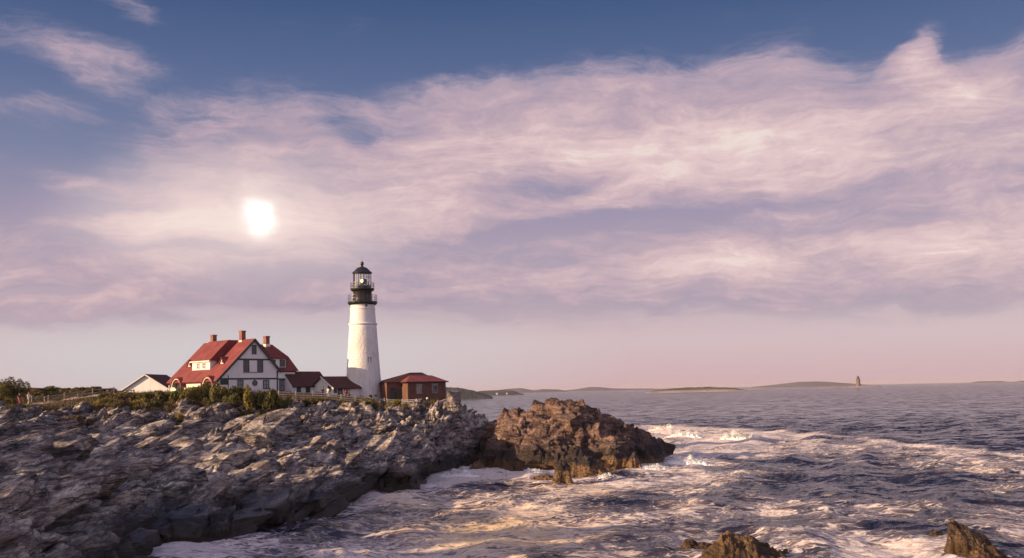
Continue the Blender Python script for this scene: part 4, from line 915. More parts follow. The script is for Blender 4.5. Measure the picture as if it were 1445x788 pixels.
# ================================================================== vegetation
def ground_arr(x, y):
    x = np.asarray(x, float); y = np.asarray(y, float); return terrain(x/y, y)[0]
def leafmat(name, cs):
    m, nt, p = newmat(name); g = G(nt); rnd = g.n('ShaderNodeNewGeometry').outputs['Random Per Island']
    n = g.noise(g.obj(), .9, 3); f = g.math('ADD', g.math('MULTIPLY', rnd, .6), g.math('MULTIPLY', n, .4))
    g.set(p.inputs['Base Color'], g.ramp(f, [(.15, cs[0]), (.5, cs[1]), (.85, cs[2])])); p.inputs['Roughness'].default_value = .7; p.inputs['Specular IOR Level'].default_value = .2
    tr = g.n('ShaderNodeBsdfTranslucent'); g.set(tr.inputs[0], g.ramp(f, [(.15, cs[0]), (.85, cs[2])])); mx = g.n('ShaderNodeMixShader'); mx.inputs[0].default_value = .25
    nt.links.new(p.outputs[0], mx.inputs[1]); nt.links.new(tr.outputs[0], mx.inputs[2])
    nt.links.new(mx.outputs[0], [n_ for n_ in nt.nodes if n_.type == 'OUTPUT_MATERIAL'][0].inputs['Surface']); return m
M_LEAF = leafmat('shrub_leaves', [(.045, .05, .018), (.10, .10, .03), (.24, .19, .06)])
M_GOLD = leafmat('golden_leaves', [(.10, .09, .02), (.22, .18, .04), (.34, .25, .07)])
M_RUSS = leafmat('russet_leaves', [(.07, .045, .03), (.16, .10, .055), (.26, .17, .085)])
M_TREE = leafmat('tree_leaves', [(.03, .045, .018), (.06, .075, .025), (.11, .115, .035)])
M_BARK = paint('bark', (.16, .12, .09), (.08, .06, .045), .9, 3, .8, 8, streak=True)
def leaf_cloud(n, size, leaf, seed, lumps=7, upright=0.0):
    r = np.random.default_rng(seed); c = r.normal(size=(lumps, 3))*np.array([.45, .45, .28]); c[:, 2] = np.abs(c[:, 2])+.25; rad = r.uniform(.28, .52, lumps)
    k = r.integers(lumps, size=n); d = r.normal(size=(n, 3)); d /= np.linalg.norm(d, axis=1)[:, None]; d[:, 2] = np.abs(d[:, 2])*np.where(r.random(n) < .8, 1, -1)
    P = c[k]+d*(rad[k]*r.uniform(.55, 1.08, n)**.6)[:, None]; P[:, 2] = np.maximum(P[:, 2], .02)
    P = P*np.array(size)
    N = d+r.normal(size=(n, 3))*.55; N[:, 2] += .2; N /= np.linalg.norm(N, axis=1)[:, None]
    A = np.cross(N, r.normal(size=(n, 3))); A /= np.linalg.norm(A, axis=1)[:, None]; Bv = np.cross(N, A)
    s = leaf*r.uniform(.6, 1.35, n)[:, None]
    V = np.stack([P-A*s, P+Bv*s*.55, P+A*s, P-Bv*s*.55], 1).reshape(-1, 3); F = np.arange(4*n).reshape(-1, 4); return V, F
def shrub_proto(n, size, leaf, seed, mat, label, stems=5):
    e = empty('shrub', (0, 0, -50)); V, F = leaf_cloud(n, size, leaf, seed); mesh_np('foliage', V, F, mat, e)
    b = MB(); r = random.Random(seed)
    for i in range(stems): b.tube((r.uniform(-.2, .2)*size[0], r.uniform(-.2, .2)*size[1], -.3), (r.uniform(-.55, .55)*size[0], r.uniform(-.5, .5)*size[1], size[2]*r.uniform(.45, .8)), .05, .015, 5)
    b.build('stem', M_BARK, e); tag(e, label, 'shrub'); return e
protos = [shrub_proto(1300, (1, 1, 1), .10, 40+i, m, '', 5) for i, m in enumerate([M_LEAF, M_LEAF, M_LEAF, M_GOLD, M_RUSS])]
used = set()
def shrub(px, d, w, h, kind, label, group=None, dz=0.0):
    x = (px-CX)/FPX*d; i = {'g': random.choice([0, 1, 2]), 'y': 3, 'r': 4}[kind]
    o = protos[i] if i not in used else copy_tree(protos[i]); used.add(i)
    o.location = (x, d, float(ground_arr([x], [d])[0])-.12+dz); o.rotation_euler = (0, 0, random.uniform(0, 6.28)); o.scale = (w, w*random.uniform(.85, 1.1), h)
    for k in ('group',):
        if k in o: del o[k]
    tag(o, label, 'shrub', group); return o
GH = 'shrubs of the hedge before the large white house'
for px in range(150, 402, 9):                                   # the hedge in front of the house
    top = np.interp(px, [150, 200, 240, 290, 305, 330, 360, 385, 402], [551, 551.5, 549, 543, 539, 546, 546, 552, 561])
    d = 146+random.uniform(-1.5, 1.5); x = (px-CX)/FPX*d; zt = CAMZ+d*(yh(px)-top)/FPX; z0 = float(ground_arr([x], [d])[0])
    shrub(px+random.uniform(-3, 3), d, random.uniform(1.15, 1.6), max(.8, (zt-z0)*random.uniform(.8, 1.0)), random.choice('gygrg'), 'leafy shrub of the hedge hiding the foot of the large white house', GH)
    if random.random() < .75:
        d = 140.5+random.uniform(-1.5, 1.5); shrub(px+random.uniform(-4, 4), d, random.uniform(1.1, 1.6), random.uniform(1.1, 1.7), random.choice('ggryr'), 'low bush on the rock edge under the hedge of the large white house', 'low bushes under the hedge')
for px in range(402, 545, 12):
    d = np.interp(px, [402, 460, 545], [150.5, 154.5, 159.5]); shrub(px, d+random.uniform(-1, 1), random.uniform(.7, 1.1), random.uniform(.45, .8), random.choice('gggr'), 'low scrubby bush along the cliff edge below the rail fence', 'low bushes below the rail fence')
for px, d in ((548, 155.5), (556, 156.5), (566, 155.2), (560, 157.5)): shrub(px, d, 1.0, 1.45 if d > 156 else 1.1, 'y', 'bright yellow green bush in the clump before the brick building', 'yellow green bushes before the brick building')
for px, d in ((519, 150), (528, 151)): shrub(px, d, .9, .9, 'y', 'golden bush on the rocks below the lighthouse', 'golden bushes below the lighthouse')
for px, d, w in ((560, 162, .8), (572, 163, .8), (604, 163, .8), (612, 165, .7)): shrub(px, d, w, .7, 'g', 'small dark shrub in front of the brick building', 'small shrubs before the brick building')
for px, d in ((143, 138), (152, 136), (163, 135.5), (174, 136), (184, 135), (158, 139), (170, 139), (190, 138)): shrub(px, d, 1.15, 1.15, random.choice('rryg'), 'russet and gold bush on the slope at the end of the footpath', 'russet bushes at the end of the footpath')
for px, d in ((64, 116), (78, 115), (92, 116), (108, 115), (120, 117)): shrub(px, d, 1.2, .9, 'r', 'dry brown bush in the patch among the left rocks', 'dry brown bushes among the left rocks')
for px, d in ((212, 127), (226, 126), (240, 126.5), (252, 128)): shrub(px, d, 1.0, .7, random.choice('gy'), 'low green bush in the rock hollow below the hedge', 'low bushes in the rock hollow')
for px, d in ((336, 135), (346, 136)): shrub(px, d, .7, .9, 'r', 'reddish tuft bush on the rocks left of the sunlit ledge', 'reddish tufts on the rocks')
for px, d, w, h in ((2, 128, 1.7, 1.6), (13, 128, 1.5, 1.45), (22, 129, 1.1, .8), (-12, 128, 1.8, 1.8), (-26, 128, 1.8, 1.7)): shrub(px, d, w, h, 'g', 'dark bush at the near edge of the footpath beside the walkers', 'dark bushes beside the walkers')
shrub(62, 152, 1.0, 1.25, 'y', 'single sunlit yellow bush beside the fence to the right of the walkers')
for px in range(34, 156, 10): shrub(px+random.uniform(-3, 3), 184+random.uniform(-3, 3), random.uniform(1.3, 2.0), random.uniform(.8, 1.5), random.choice('ggyr'), 'bush on the skyline of the mound behind the footpath', 'bushes on the skyline mound')
for px in range(36, 140, 9): shrub(px+random.uniform(-3, 3), 172+random.uniform(-4, 4), random.uniform(1.3, 1.9), random.uniform(.5, .9), 'g', 'dark low bush on the slope of the mound behind the footpath', 'low bushes on the mound slope')
# trees
def tree_proto(seed, h, n, leaf, label, spread=1.0):
    r = random.Random(seed); e = empty('tree', (0, 0, -80)); b = MB(); tips = []
    p = Vector((0, 0, -.5)); rad = h*.032
    for i in range(5):
        q = p+Vector((r.uniform(-.04, .04)*h, r.uniform(-.04, .04)*h, h*.16)); b.tube(p, q, rad, rad*.82, 8)
        if i >= 1:
            for k in range(3):
                a = r.uniform(0, 6.28); l = h*r.uniform(.2, .34)*spread*(1-.08*i); t = q+Vector((math.cos(a)*l, math.sin(a)*l, l*r.uniform(.3, .9))); b.tube(q, t, rad*.5, rad*.14, 6); tips.append((t, l*.62))
        p = q; rad *= .82
    tips.append((p+Vector((0, 0, h*.1)), h*.16)); b.build('trunk', M_BARK, e)
    g_ = np.random.default_rng(seed); T = np.array([t[0][:] for t in tips]); rr = np.array([t[1] for t in tips]); k = g_.integers(len(T), size=n)
    d = g_.normal(size=(n, 3)); d /= np.linalg.norm(d, axis=1)[:, None]; P = T[k]+d*(rr[k]*g_.uniform(.3, 1.05, n)**.7)[:, None]*np.array([1, 1, .75])
    N = d+g_.normal(size=(n, 3))*.7; N /= np.linalg.norm(N, axis=1)[:, None]; A = np.cross(N, g_.normal(size=(n, 3))); A /= np.linalg.norm(A, axis=1)[:, None]; Bv = np.cross(N, A); s = leaf*g_.uniform(.6, 1.3, n)[:, None]
    mesh_np('crown', np.stack([P-A*s, P+Bv*s*.6, P+A*s, P-Bv*s*.6], 1).reshape(-1, 3), np.arange(4*n).reshape(-1, 4), M_TREE, e); tag(e, label, 'tree'); return e
def put_tree(o, px, d, sc):
    x = (px-CX)/FPX*d; o.location = (x, d, float(ground_arr([x], [d])[0])-.1); o.scale = (sc, sc, sc); o.rotation_euler = (0, 0, random.uniform(0, 6)); return o
def bushy_tree(px, d, w, h, seed, label):
    x = (px-CX)/FPX*d; e = empty('tree', (x, d, float(ground_arr([x], [d])[0])-.1)); V, F = leaf_cloud(3200, (w, w, h*.80), .14, seed, lumps=13); mesh_np('crown', V+np.array([0, 0, h*.08]), F, M_LEAF, e)
    b = MB(); b.tube((0, 0, -.4), (.1, 0, h*.35), .16, .11, 8)
    for k in range(6): b.tube((.1, 0, h*random.uniform(.12, .35)), (random.uniform(-.6, .6)*w, random.uniform(-.5, .5)*w, h*random.uniform(.5, .85)), .07, .02, 6)
    b.build('trunk', M_BARK, e); tag(e, label, 'tree')
bushy_tree(20, 153, 2.1, 4.2, 5, 'small bushy tree rising above the walkers at the left edge'); bushy_tree(3, 156, 2.2, 3.3, 8, 'lower bushy tree cut by the left edge of the view')
big = [tree_proto(60+i, 12, 2600, .5, '', 1.05) for i in range(3)]
TP = [(-62, 45), (-58, 36), (-57, 27), (-64, 34), (-70, 44), (-66, 53), (-76, 60), (-72, 69), (-80, 40), (-86, 53), (-61, 24), (-75, 28), (-94, 64)]
for i, (x, y) in enumerate(TP):
    o = big[i] if i < 3 else copy_tree(big[i % 3]); o.location = (x, y, float(ground_arr([x], [y])[0])-.2); s = random.uniform(.85, 1.1); o.scale = (s, s, s); o.rotation_euler = (0, 0, random.uniform(0, 6))
    tag(o, 'tall leafy tree on the bluff to the left of the rocks', 'tree', 'trees on the bluff left of the rocks')
# grass
PATHPX = [(-30, 138), (20, 140.5), (60, 145), (110, 151), (150, 157), (185, 163)]
def grass(n):
    r = np.random.default_rng(77); k = r.uniform(-.56, -.05, n*3); e = np.interp(k, [(p[0]-CX)/FPX for p in VEGD], [p[1] for p in VEGD]); d = e-7+r.random(n*3)**1.2*30
    h, v = terrain(k, d); pd = np.interp(k*FPX+CX, [p[0] for p in PATHPX], [p[1] for p in PATHPX]); m = (v > .30)*(d < 176)*~((np.abs(d-pd) < 3.2)*(k*FPX+CX < 188)); k, d, h = k[m][:n], d[m][:n], h[m][:n]; n = len(k); x = k*d
    a = r.uniform(0, 6.28, n); L = r.uniform(.25, .75, n)*np.where(fbm(x/4, d/4, 2, 401) > .1, 1.3, .75); w = r.uniform(.025, .06, n); ln = r.normal(size=(n, 2))*.28
    b0 = np.stack([x-np.cos(a)*w, d-np.sin(a)*w, h-.05], 1); b1 = np.stack([x+np.cos(a)*w, d+np.sin(a)*w, h-.05], 1); tp = np.stack([x+ln[:, 0]*L, d+ln[:, 1]*L, h+L], 1)
    return np.stack([b0, b1, tp], 1).reshape(-1, 3), np.arange(3*n).reshape(-1, 3)
M_GRASS = leafmat('grass_blades', [(.055, .05, .022), (.14, .105, .05), (.30, .22, .12)])
V, F = grass(80000); tag(mesh_np('grass', V, F, M_GRASS), 'dry grass growing along the top of the headland', kind='stuff')
# ================================================================== footpath and fences
def along(pts, step):
    out = []; P = [np.array([(px-CX)/FPX*d, d]) for px, d in pts]
    for a, b in zip(P[:-1], P[1:]):
        n = max(1, int(round(np.linalg.norm(b-a)/step))); out += [a+(b-a)*i/n for i in range(n)]
    return out+[P[-1]]
M_PATH = paint('sandy_path', (.56, .44, .35), (.42, .32, .25), .95, 1.2)
ln = along(PATHPX, .7); V = []; F = []
for i, p in enumerate(ln):
    t = ln[min(i+1, len(ln)-1)]-ln[max(i-1, 0)]; t /= np.linalg.norm(t); nrm = np.array([-t[1], t[0]])
    for j in range(5): q = p+nrm*(j-2)*.85; V.append((q[0], q[1], 0))
V = np.array(V); V[:, 2] = ground_arr(V[:, 0], V[:, 1]).reshape(-1, 5).max(1).repeat(5)+.05
tag(mesh_np('footpath', V, gridfaces(len(ln), 5)[:, ::-1], M_PATH), kind='structure')
def fence(name, label, pts, step, h, rails, mat, z0s=None, postw=.13, railh=.11):
    P = along(pts, step); Z = ground_arr([p[0] for p in P], [p[1] for p in P])
    if z0s is not None: Z = np.interp(np.arange(len(P)), np.linspace(0, len(P)-1, len(z0s)), z0s)
    else: Z = np.convolve(np.pad(Z, 1, mode='edge'), [.25, .5, .25], 'valid')
    e = empty(name, (P[0][0], P[0][1], Z[0])); o = np.array([P[0][0], P[0][1], Z[0]])
    for p, z in zip(P, Z):
        b = MB(); x, y, zz = p[0]-o[0], p[1]-o[1], z-o[2]; b.box(x-postw/2, x+postw/2, y-postw/2, y+postw/2, zz-.6, zz+h+.08); b.prism([(x-postw/2, y-postw/2, zz+h+.08), (x+postw/2, y-postw/2, zz+h+.08), (x+postw/2, y+postw/2, zz+h+.08), (x-postw/2, y+postw/2, zz+h+.08)], [(x-.02, y-.02, zz+h+.14), (x+.02, y-.02, zz+h+.14), (x+.02, y+.02, zz+h+.14), (x-.02, y+.02, zz+h+.14)]); b.build('post', mat, e)
    for f in rails:
        for i in range(len(P)-1):
            b = MB(); A_ = np.array([P[i][0], P[i][1], Z[i]+h*f+random.uniform(-.02, .02)])-o; B_ = np.array([P[i+1][0], P[i+1][1], Z[i+1]+h*f+random.uniform(-.02, .02)])-o
            b.bar(A_+np.array([0, -postw/2-.03, 0]), B_+np.array([0, -postw/2-.03, 0]), .05, railh); b.build('rail', mat, e)
    tag(e, label, 'fence'); return e
fence('rail_fence', 'weathered rail fence on the near side of the left footpath', [(40, 137.5), (62, 139), (109, 144.5), (150, 151), (188, 157)], 4.2, 1.15, (.45, .92), M_WOOD)
fence('rail_fence', 'rail fence on the far side of the left footpath below the mound', [(44, 146), (90, 152), (130, 158), (160, 164)], 4.2, 1.1, (.5, .92), M_WOOD)
fence('rail_fence', 'pale rail fence running from the large house past the lighthouse foot', [(392, 155.5), (440, 157.5), (500, 159.5), (541, 162)], 2.3, 1.0, (.25, .58, .92), M_WOODW)
fence('rail_fence', 'close set plank fence in front of the brick building', [(545, 162), (566, 162.5), (586, 162.5)], 2.3, 1.0, (.2, .45, .7, .95), M_WOODW)
# pale gate panel and stone wall by the brick building
e = empty('gate_panel', tuple(pt(590.5, 570, 161.5)*np.array([1, 1, 0])+np.array([0, 0, 8.7]))); tag(e, 'two pale upright boards standing at the end of the plank fence', 'gate')
for i, (x, t) in enumerate(((-.42, .05), (.28, -.12))):
    b = MB(); b.prism([(x-.22, 0, -.2), (x+.22, 0, -.2), (x+.22, .07, -.2), (x-.22, .07, -.2)], [(x-.22+t, 0, 1.2), (x+.22+t, 0, 1.25), (x+.22+t, .07, 1.25), (x-.22+t, .07, 1.2)]); b.build('board', M_WOODW, e)
def stonewall():
    a = pt(611.5, 567, 161); b_ = pt(630.5, 562, 165); z0 = 8.5; n = 40; V = []; Fq = []
    ax = np.array([b_[0]-a[0], b_[1]-a[1]]); L = np.linalg.norm(ax); ax /= L; nr = np.array([-ax[1], ax[0]])
    prof = [(-.32, 0), (-.27, .5), (-.24, 1.0), (.24, 1.0), (.27, .5), (.32, 0)]
    for i in range(n+1):
        for u, w in prof:
            top = 9.15-.0*i+(.75*i/n); z = z0+(top-z0)*w; j = .05*math.sin(i*2.1+w*9)
            V.append((a[0]+ax[0]*L*i/n+nr[0]*(u+j), a[1]+ax[1]*L*i/n+nr[1]*(u+j), z+.06*math.sin(i*1.7+u*5)*w))
    o = mesh_np('stone_wall', V, gridfaces(n+1, 6), M_STONE); tag(o, 'short low stone wall sloping up beside the brick building', 'wall')
stonewall()
e = empty('post_lamp', tuple(pt(603, 566, 162)*np.array([1, 1, 0])+np.array([0, 0, 8.6]))); tag(e, 'short dark post with a white globe before the brick building', 'lamp')
b = MB(); b.tube((0, 0, -.3), (0, 0, 1.25), .06, .045, 8); b.lathe([(.05, 1.2), (.12, 1.22), (.12, 1.28), (.05, 1.3)], 10); b.build('post', M_BLACK, e)
b = MB(); b.lathe([(.02, 1.28), (.15, 1.36), (.19, 1.48), (.15, 1.6), (.02, 1.67)], 12); b.build('globe', M_WHITE, e, smooth=True)
# twin headed coin viewer at the lighthouse foot
vx = pt(525.7, 566, 164); e = empty('viewer', (vx[0], 164, float(ground_arr([vx[0]], [164.])[0]))); tag(e, 'black pole mounted viewer with round heads before the lighthouse foot', 'viewer')
zt_ = pt(525.7, 559.5, 164)[2]-e.location.z
b = MB(); b.tube((0, 0, -.2), (0, 0, zt_-.2), .07, .05, 8); b.tube((0, 0, -.05), (0, 0, .04), .2, .16, 10); b.build('pole', M_BLACK, e)
b = MB(); b.tube((-.28, -.12, zt_), (-.28, .32, zt_+.03), .30, .24, 14); b.tube((-.2, 0, zt_-.28), (0, 0, zt_-.2), .06, n=6); b.build('head', M_BLACK, e)
b = MB(); b.tube((.2, 0, zt_+.05), (.62, -.1, zt_+.1), .09, .12, 10); b.tube((.55, -.22, zt_+.12), (.6, .2, zt_+.1), .22, .2, 12); b.build('eyepiece', M_BLACK, e)
# ================================================================== people
def skin_mesh(name, pts, edges, rad, mat, parent, sub=2):
    me = bpy.data.meshes.new(name); me.from_pydata(pts, edges, []); o = bpy.data.objects.new(name, me); COL.objects.link(o)
    o.modifiers.new('s', 'SKIN'); m_ = o.modifiers.new('u', 'SUBSURF'); m_.levels = m_.render_levels = sub
    for v, r in zip(me.skin_vertices[0].data, rad): v.radius = (r, r)
    me.skin_vertices[0].data[0].use_root = True
    dg = bpy.context.evaluated_depsgraph_get(); nm = bpy.data.meshes.new_from_object(o.evaluated_get(dg)); bpy.data.objects.remove(o)
    nm.materials.clear(); nm.materials.append(mat)
    for f in nm.polygons: f.use_smooth = True
    nm.name = name; o = bpy.data.objects.new(name, nm); COL.objects.link(o); o.parent = parent; return o
M_SKIN = paint('skin', (.50, .31, .23), (.44, .26, .19), .6)
def cloth(name, c): return paint(name, c, tuple(v*.8 for v in c), .85, 4)
def person(px, d, face, label, shirt, legs, hair, stride=.18, arm=.0, h=1.72, cap=None, bend=0.0, dz=0.0):
    x = (px-CX)/FPX*d; e = empty('person', (x, d, float(ground_arr([x], [d])[0])+.08+dz), face); e.scale = (h/1.75,)*3; tag(e, label, 'person')
    s = stride; f = lambda z: -bend*max(0, z-.95)        # local -Y is the facing direction
    J = [(0, 0, .95), (0, f(1.2), 1.2), (0, f(1.42), 1.42), (0, f(1.52)-.01, 1.52), (0, f(1.62)-.02, 1.60), (0, f(1.7)-.02, 1.71),
         (-.10, 0, .90), (-.11, -s, .50), (-.11, -s*.7, .09), (-.11, -s*.7-.16, .04), (.10, 0, .90), (.11, s*.7, .50), (.11, s*1.3, .12), (.11, s*1.3-.15, .05),
         (-.20, f(1.42), 1.41), (-.25, f(1.2)+.08, 1.13), (-.25, f(1)-.10-arm, .90+arm*.6), (-.25, f(1)-.16-arm*1.2, .80+arm*.7), (.20, f(1.42), 1.41), (.25, f(1.2)-.04-arm*.4, 1.13), (.24, f(1)-.22-arm, .93+arm*.6), (.24, f(1)-.28-arm*1.2, .84+arm*.7)]
    E = [(0, 1), (1, 2), (2, 3), (3, 4), (4, 5), (0, 6), (6, 7), (7, 8), (8, 9), (0, 10), (10, 11), (11, 12), (12, 13), (2, 14), (14, 15), (15, 16), (16, 17), (2, 18), (18, 19), (19, 20), (20, 21)]
    r = [.13, .125, .13, .055, .095, .085, .085, .06, .042, .035, .085, .06, .042, .035, .055, .045, .034, .03, .055, .045, .034, .03]
    skin_mesh('body', J, E, r, M_SKIN, e)
    k = [0, 1, 2, 14, 15, 18, 19]; ix = {v: i for i, v in enumerate(k)}
    skin_mesh('shirt', [J[i] for i in k], [(0, 1), (1, 2), (2, 3), (3, 4), (2, 5), (5, 6)], [.155, .155, .15, .085, .065, .085, .065], shirt, e)
    k = [0, 6, 7, 8, 10, 11, 12]
    skin_mesh('trousers', [J[i] for i in k], [(0, 1), (1, 2), (2, 3), (0, 4), (4, 5), (5, 6)], [.15, .11, .08, .06, .11, .08, .06], legs, e)
    hz = J[5]; b = MB(); b.lathe([(.02, .135), (.075, .12), (.115, .06), (.12, 0), (.10, -.06)], 14); b.v = [(x_*.95+hz[0], y_*1.1+hz[1]+.012, z_+hz[2]-.01) for x_, y_, z_ in b.v]; b.build('cap' if cap else 'hair', cap or hair, e, smooth=True)
    return e
DK = cloth('dark_hair', (.04, .028, .02)); NAVY = cloth('dark_trousers', (.05, .055, .08)); 
person(27, 141.5, R(60), 'walker in dark top and red shorts on the footpath at far left', cloth('dark_top', (.08, .08, .11)), cloth('red_shorts', (.55, .06, .08)), DK, dz=.1)
person(40, 142.5, R(75), 'walker in white clothes and red cap reaching out on the footpath', cloth('white_shirt', (.78, .76, .70)), cloth('white_trousers', (.66, .64, .60)), DK, arm=.12, cap=cloth('red_cap', (.45, .06, .05)), dz=.1)
person(462, 161.0, R(-30), 'visitor in a white shirt standing by the rail fence near the porch building', cloth('pale_shirt', (.72, .70, .68)), cloth('pale_trousers', (.5, .5, .52)), DK, stride=.06)
person(487, 161.5, R(30), 'visitor in a red top by the fence under the porch window', cloth('red_top', (.45, .04, .06)), NAVY, DK, stride=.06)
person(491.5, 161.8, R(-60), 'visitor in a dark green top just right of the one in red', cloth('green_top', (.10, .13, .06)), NAVY, DK, stride=.05)
person(454, 161.5, R(40), 'visitor in dark blue leaning on the rail fence before the passage building', cloth('blue_top', (.06, .08, .14)), NAVY, DK, stride=.05, bend=.35)
# ================================================================== far shores
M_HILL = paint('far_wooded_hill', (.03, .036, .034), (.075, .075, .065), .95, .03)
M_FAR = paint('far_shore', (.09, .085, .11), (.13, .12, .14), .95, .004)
M_ISLE = paint('island_scrub', (.07, .075, .04), (.17, .14, .10), .95, .02)
M_LEDGE = paint('pale_ledge', (.38, .32, .30), (.25, .21, .2), .95, .02)
def land(name, label, prof, d, depth, mat, rough=.15, kind='structure', n=140, s=1, rockface=None):
    xs = [p[0] for p in prof]; k = np.linspace((xs[0]-CX)/FPX, (xs[-1]-CX)/FPX, n); dd = np.linspace(d, d+depth, 26); K_, D_ = np.meshgrid(k, dd)
    top = np.interp(K_*FPX+CX, xs, [p[1] for p in prof]); u = (D_-d)/depth
    hz = top*d/FPX*np.clip(np.minimum(u*5, (1-u)*2.5), 0, 1)**.6
    hz = hz*(1+rough*fbm(K_*d/(depth*.08), D_/(depth*.08), 4, 501+s))+np.abs(noise(K_*d/6, D_/6, 510+s))*rough*6*(hz > .5)
    hz = np.where((u <= 0) | (u >= 1), -1.5, hz)
    o = mesh_np(name, np.stack([(K_*D_).ravel(), D_.ravel(), hz.ravel()], 1), gridfaces(26, n), mat); tag(o, label, None if kind == 'structure' else 'island', kind=kind); return o
# profile = (pixel column, height in pixels above the waterline)
land('hill', None, [(470, 6), (545, 16), (600, 17), (628, 17), (645, 16.5), (658, 13), (672, 9.5), (684, 5.5), (690, 3), (694, 0)], 1500, 500, M_HILL, .22, n=260)
land('shore', None, [(660, 5), (690, 7), (710, 7), (722, 6), (730, 3), (738, 0)], 2700, 700, M_HILL, .15, s=2)
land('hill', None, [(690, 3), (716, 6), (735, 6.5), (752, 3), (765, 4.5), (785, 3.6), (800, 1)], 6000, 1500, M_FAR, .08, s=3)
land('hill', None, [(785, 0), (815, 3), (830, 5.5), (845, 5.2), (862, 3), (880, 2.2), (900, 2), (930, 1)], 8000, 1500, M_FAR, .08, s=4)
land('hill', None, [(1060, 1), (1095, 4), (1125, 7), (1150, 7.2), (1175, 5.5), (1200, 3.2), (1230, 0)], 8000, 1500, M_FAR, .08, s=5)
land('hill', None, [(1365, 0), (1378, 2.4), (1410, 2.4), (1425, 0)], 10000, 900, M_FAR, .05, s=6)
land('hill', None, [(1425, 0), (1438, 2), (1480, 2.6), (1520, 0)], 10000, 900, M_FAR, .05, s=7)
land('islet', None, [(911, 0), (918, 2.2), (930, 4), (950, 5.2), (965, 6.0), (985, 6.2), (1000, 6.4), (1020, 5.2), (1035, 4.2), (1044, 2), (1050, 0)], 2300, 260, M_ISLE, .3, n=260, s=8)
land('islet', None, [(908, 0), (915, 1.4), (940, 2.4), (1000, 2.8), (1030, 2.6), (1048, 1.2), (1056, 0)], 2285, 60, M_LEDGE, .3, n=260, s=9)
land('islet', None, [(1050, 0), (1060, 1.4), (1100, 1.2), (1110, .3), (1150, .8), (1178, 1.6), (1200, 2.2), (1215, 2.0), (1236, 1.2), (1242, 0)], 3300, 120, M_LEDGE, .2, n=260, s=10)
for px, d, w in ((701, 2690, 5), (715, 2690, 4)):
    p = pt(px, 550, d); e = empty('far_house', (p[0], d, 3.5)); tag(e, 'tiny white house on the far wooded shore, %s' % ('left of the two' if px < 705 else 'right of the two'), 'house')
    b = MB(); b.box(-w/2, w/2, -4, 4, -1, 1.8); b.build('wall', M_WHITE, e); b = MB(); b.prism([(-w/2-.4, -4.4, 1.8), (-w/2-.4, 4.4, 1.8), (-w/2-.4, 0, 4)], [(w/2+.4, -4.4, 1.8), (w/2+.4, 4.4, 1.8), (w/2+.4, 0, 4)]); b.build('roof', M_FOUND, e)
ld = 3330.0; p = pt(1211, 540, ld); u = ld/FPX; e = empty('ledge_lighthouse', (p[0], ld, 2)); tag(e, 'distant stone lighthouse standing alone on the low ledge at right', 'lighthouse')
M_LT = paint('far_granite', (.20, .13, .115), (.13, .09, .08), .9, .1)
b = MB(); b.lathe([(4.0*u, -2), (4.0*u, 1.2*u), (3.3*u, 1.3*u), (2.6*u, 10.5*u), (3.3*u, 10.8*u), (3.3*u, 11.4*u), (.2, 11.4*u)], 20); b.build('tower_shaft', M_LT, e)
b = MB(); b.lathe([(1.6*u, 11.4*u), (1.6*u, 13.4*u), (2.0*u, 13.5*u), (.9*u, 14.8*u), (.25*u, 15.2*u), (.2*u, 16.6*u), (.01, 16.7*u)], 14); b.build('lantern', M_BLACK, e)
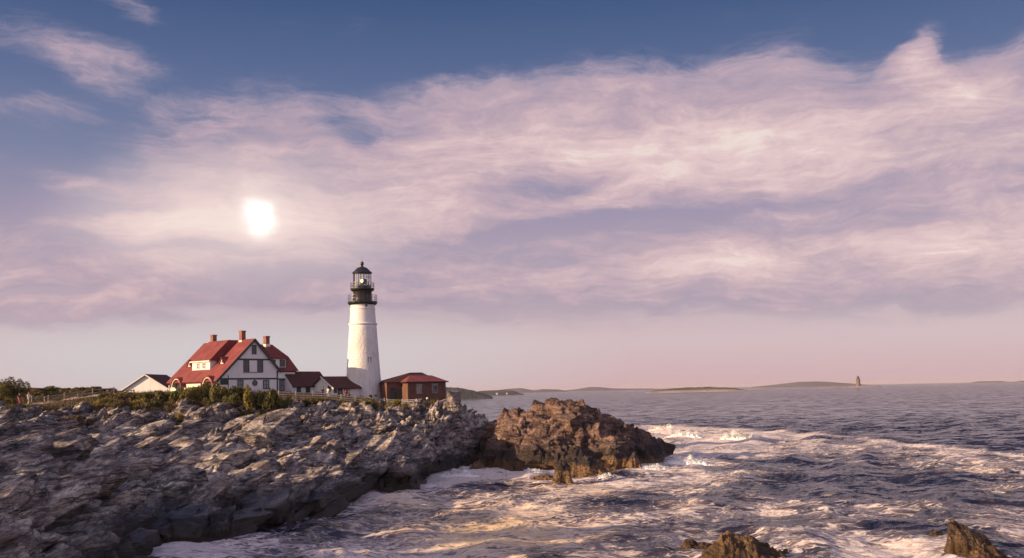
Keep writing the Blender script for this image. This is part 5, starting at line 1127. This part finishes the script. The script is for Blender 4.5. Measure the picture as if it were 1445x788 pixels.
# ================================================================== breaking waves
m, nt, p = newmat('white_spray'); p.inputs['Base Color'].default_value = (.95, .94, .92, 1); p.inputs['Roughness'].default_value = .9; p.inputs['Specular IOR Level'].default_value = .1; M_SPRAY = m
def breaker(px, py, wpx, hgt, seed, label, rot=0.0, n=9000, thick=1.3):
    r = np.random.default_rng(seed); c = ptz(px, py); L = wpx*c[1]/FPX
    uu = np.linspace(-L/2, L/2, int(L/.06)); ww = np.linspace(-1, 1, 60); U, W = np.meshgrid(uu, ww); U = U.ravel(); W = W.ravel()
    env = np.clip(1-(2*np.abs(U)/L)**2.2, 0, 1)*(.45+.9*np.abs(fbm(U/(L*.2)+seed*7, U*0+W*.8, 4, seed)))*np.clip(1-(2*np.abs(U)/L)**4, 0, 1)
    H_ = hgt*env*(1-np.abs(W)**1.6)*(1+.35*fbm(U/1.1+seed, W*thick/1.1, 3, seed+1))+.12*fbm(U/.3, W*thick/.3, 3, seed+2)-.15-.5*np.abs(W)**6
    Vv = W*thick*(1+.25*fbm(U/1.5, W, 3, seed+4))+.35*H_*fbm(U/1.1, W*2, 3, seed+3)
    MV = np.stack([c[0]+U*math.cos(rot)-Vv*math.sin(rot), c[1]+U*math.sin(rot)+Vv*math.cos(rot), H_], 1); MF = gridfaces(60, len(uu))
    n = int(n*.12); u = np.clip(r.normal(size=n)*.36, -1, 1)*L/2; e2 = np.clip(1-(2*np.abs(u)/L)**2.2, 0, 1)*(.45+.9*np.abs(fbm(u/(L*.2)+seed*7, u*0, 4, seed)))
    z = hgt*e2*(.55+.75*r.random(n)**1.5); v = r.normal(size=n)*thick*.4
    P = np.stack([c[0]+u*math.cos(rot)-v*math.sin(rot), c[1]+u*math.sin(rot)+v*math.cos(rot), z], 1)
    T_ = np.array([[1, 1, 1], [1, -1, -1], [-1, 1, -1], [-1, -1, 1]])*.6; s = (.02+.07*r.random(n)**2)[:, None, None]
    q = r.normal(size=(n, 3, 3)); V = (P[:, None]+np.einsum('ij,njk->nik', T_, q)*s*.7).reshape(-1, 3)
    F = (np.arange(n)[:, None, None]*4+np.array([[0, 1, 2], [0, 3, 1], [0, 2, 3], [1, 3, 2]])[None]).reshape(-1, 3)
    tag(mesh_np('breaking_wave', np.concatenate([MV, V]), np.concatenate([tris(MF), F+len(MV)]), M_SPRAY), label, kind='stuff')
breaker(1047, 622, 84, 2.3, 1, 'white spray of the breaker out in the open water', n=60000)
breaker(940, 611, 70, 2.4, 2, 'white spray bursting behind the right end of the sea stack', R(-12), n=20000)
breaker(965, 618, 60, 1.9, 3, 'white spray trailing to the right of the sea stack', R(-10), n=16000)
breaker(967, 655, 80, 1.5, 4, 'white water beside the right foot of the sea stack', n=12000)
breaker(648, 674, 80, 1.4, 5, 'white water breaking in the channel mouth', R(35), n=12000)
breaker(752, 668, 40, .9, 6, 'white water at the front foot of the sea stack', n=8000)
breaker(925, 662, 50, .7, 7, 'white water in front of the square boulder', R(5), n=8000)
breaker(857, 674, 34, .6, 8, 'white water between the boulders', n=6000)

# ================================================================== air
m = bpy.data.materials.new('haze_air'); m.use_nodes = True; nt = m.node_tree; nt.nodes.clear(); o_ = nt.nodes.new('ShaderNodeOutputMaterial'); v_ = nt.nodes.new('ShaderNodeVolumePrincipled')
v_.inputs['Color'].default_value = (.86, .80, .86, 1); v_.inputs['Density'].default_value = 3.8e-5; v_.inputs['Anisotropy'].default_value = 0.0; nt.links.new(v_.outputs[0], o_.inputs['Volume'])
b = MB(); b.box(-64000, 64000, -60, 28600, -5.5, 62); tag(b.build('haze', m), kind='stuff')
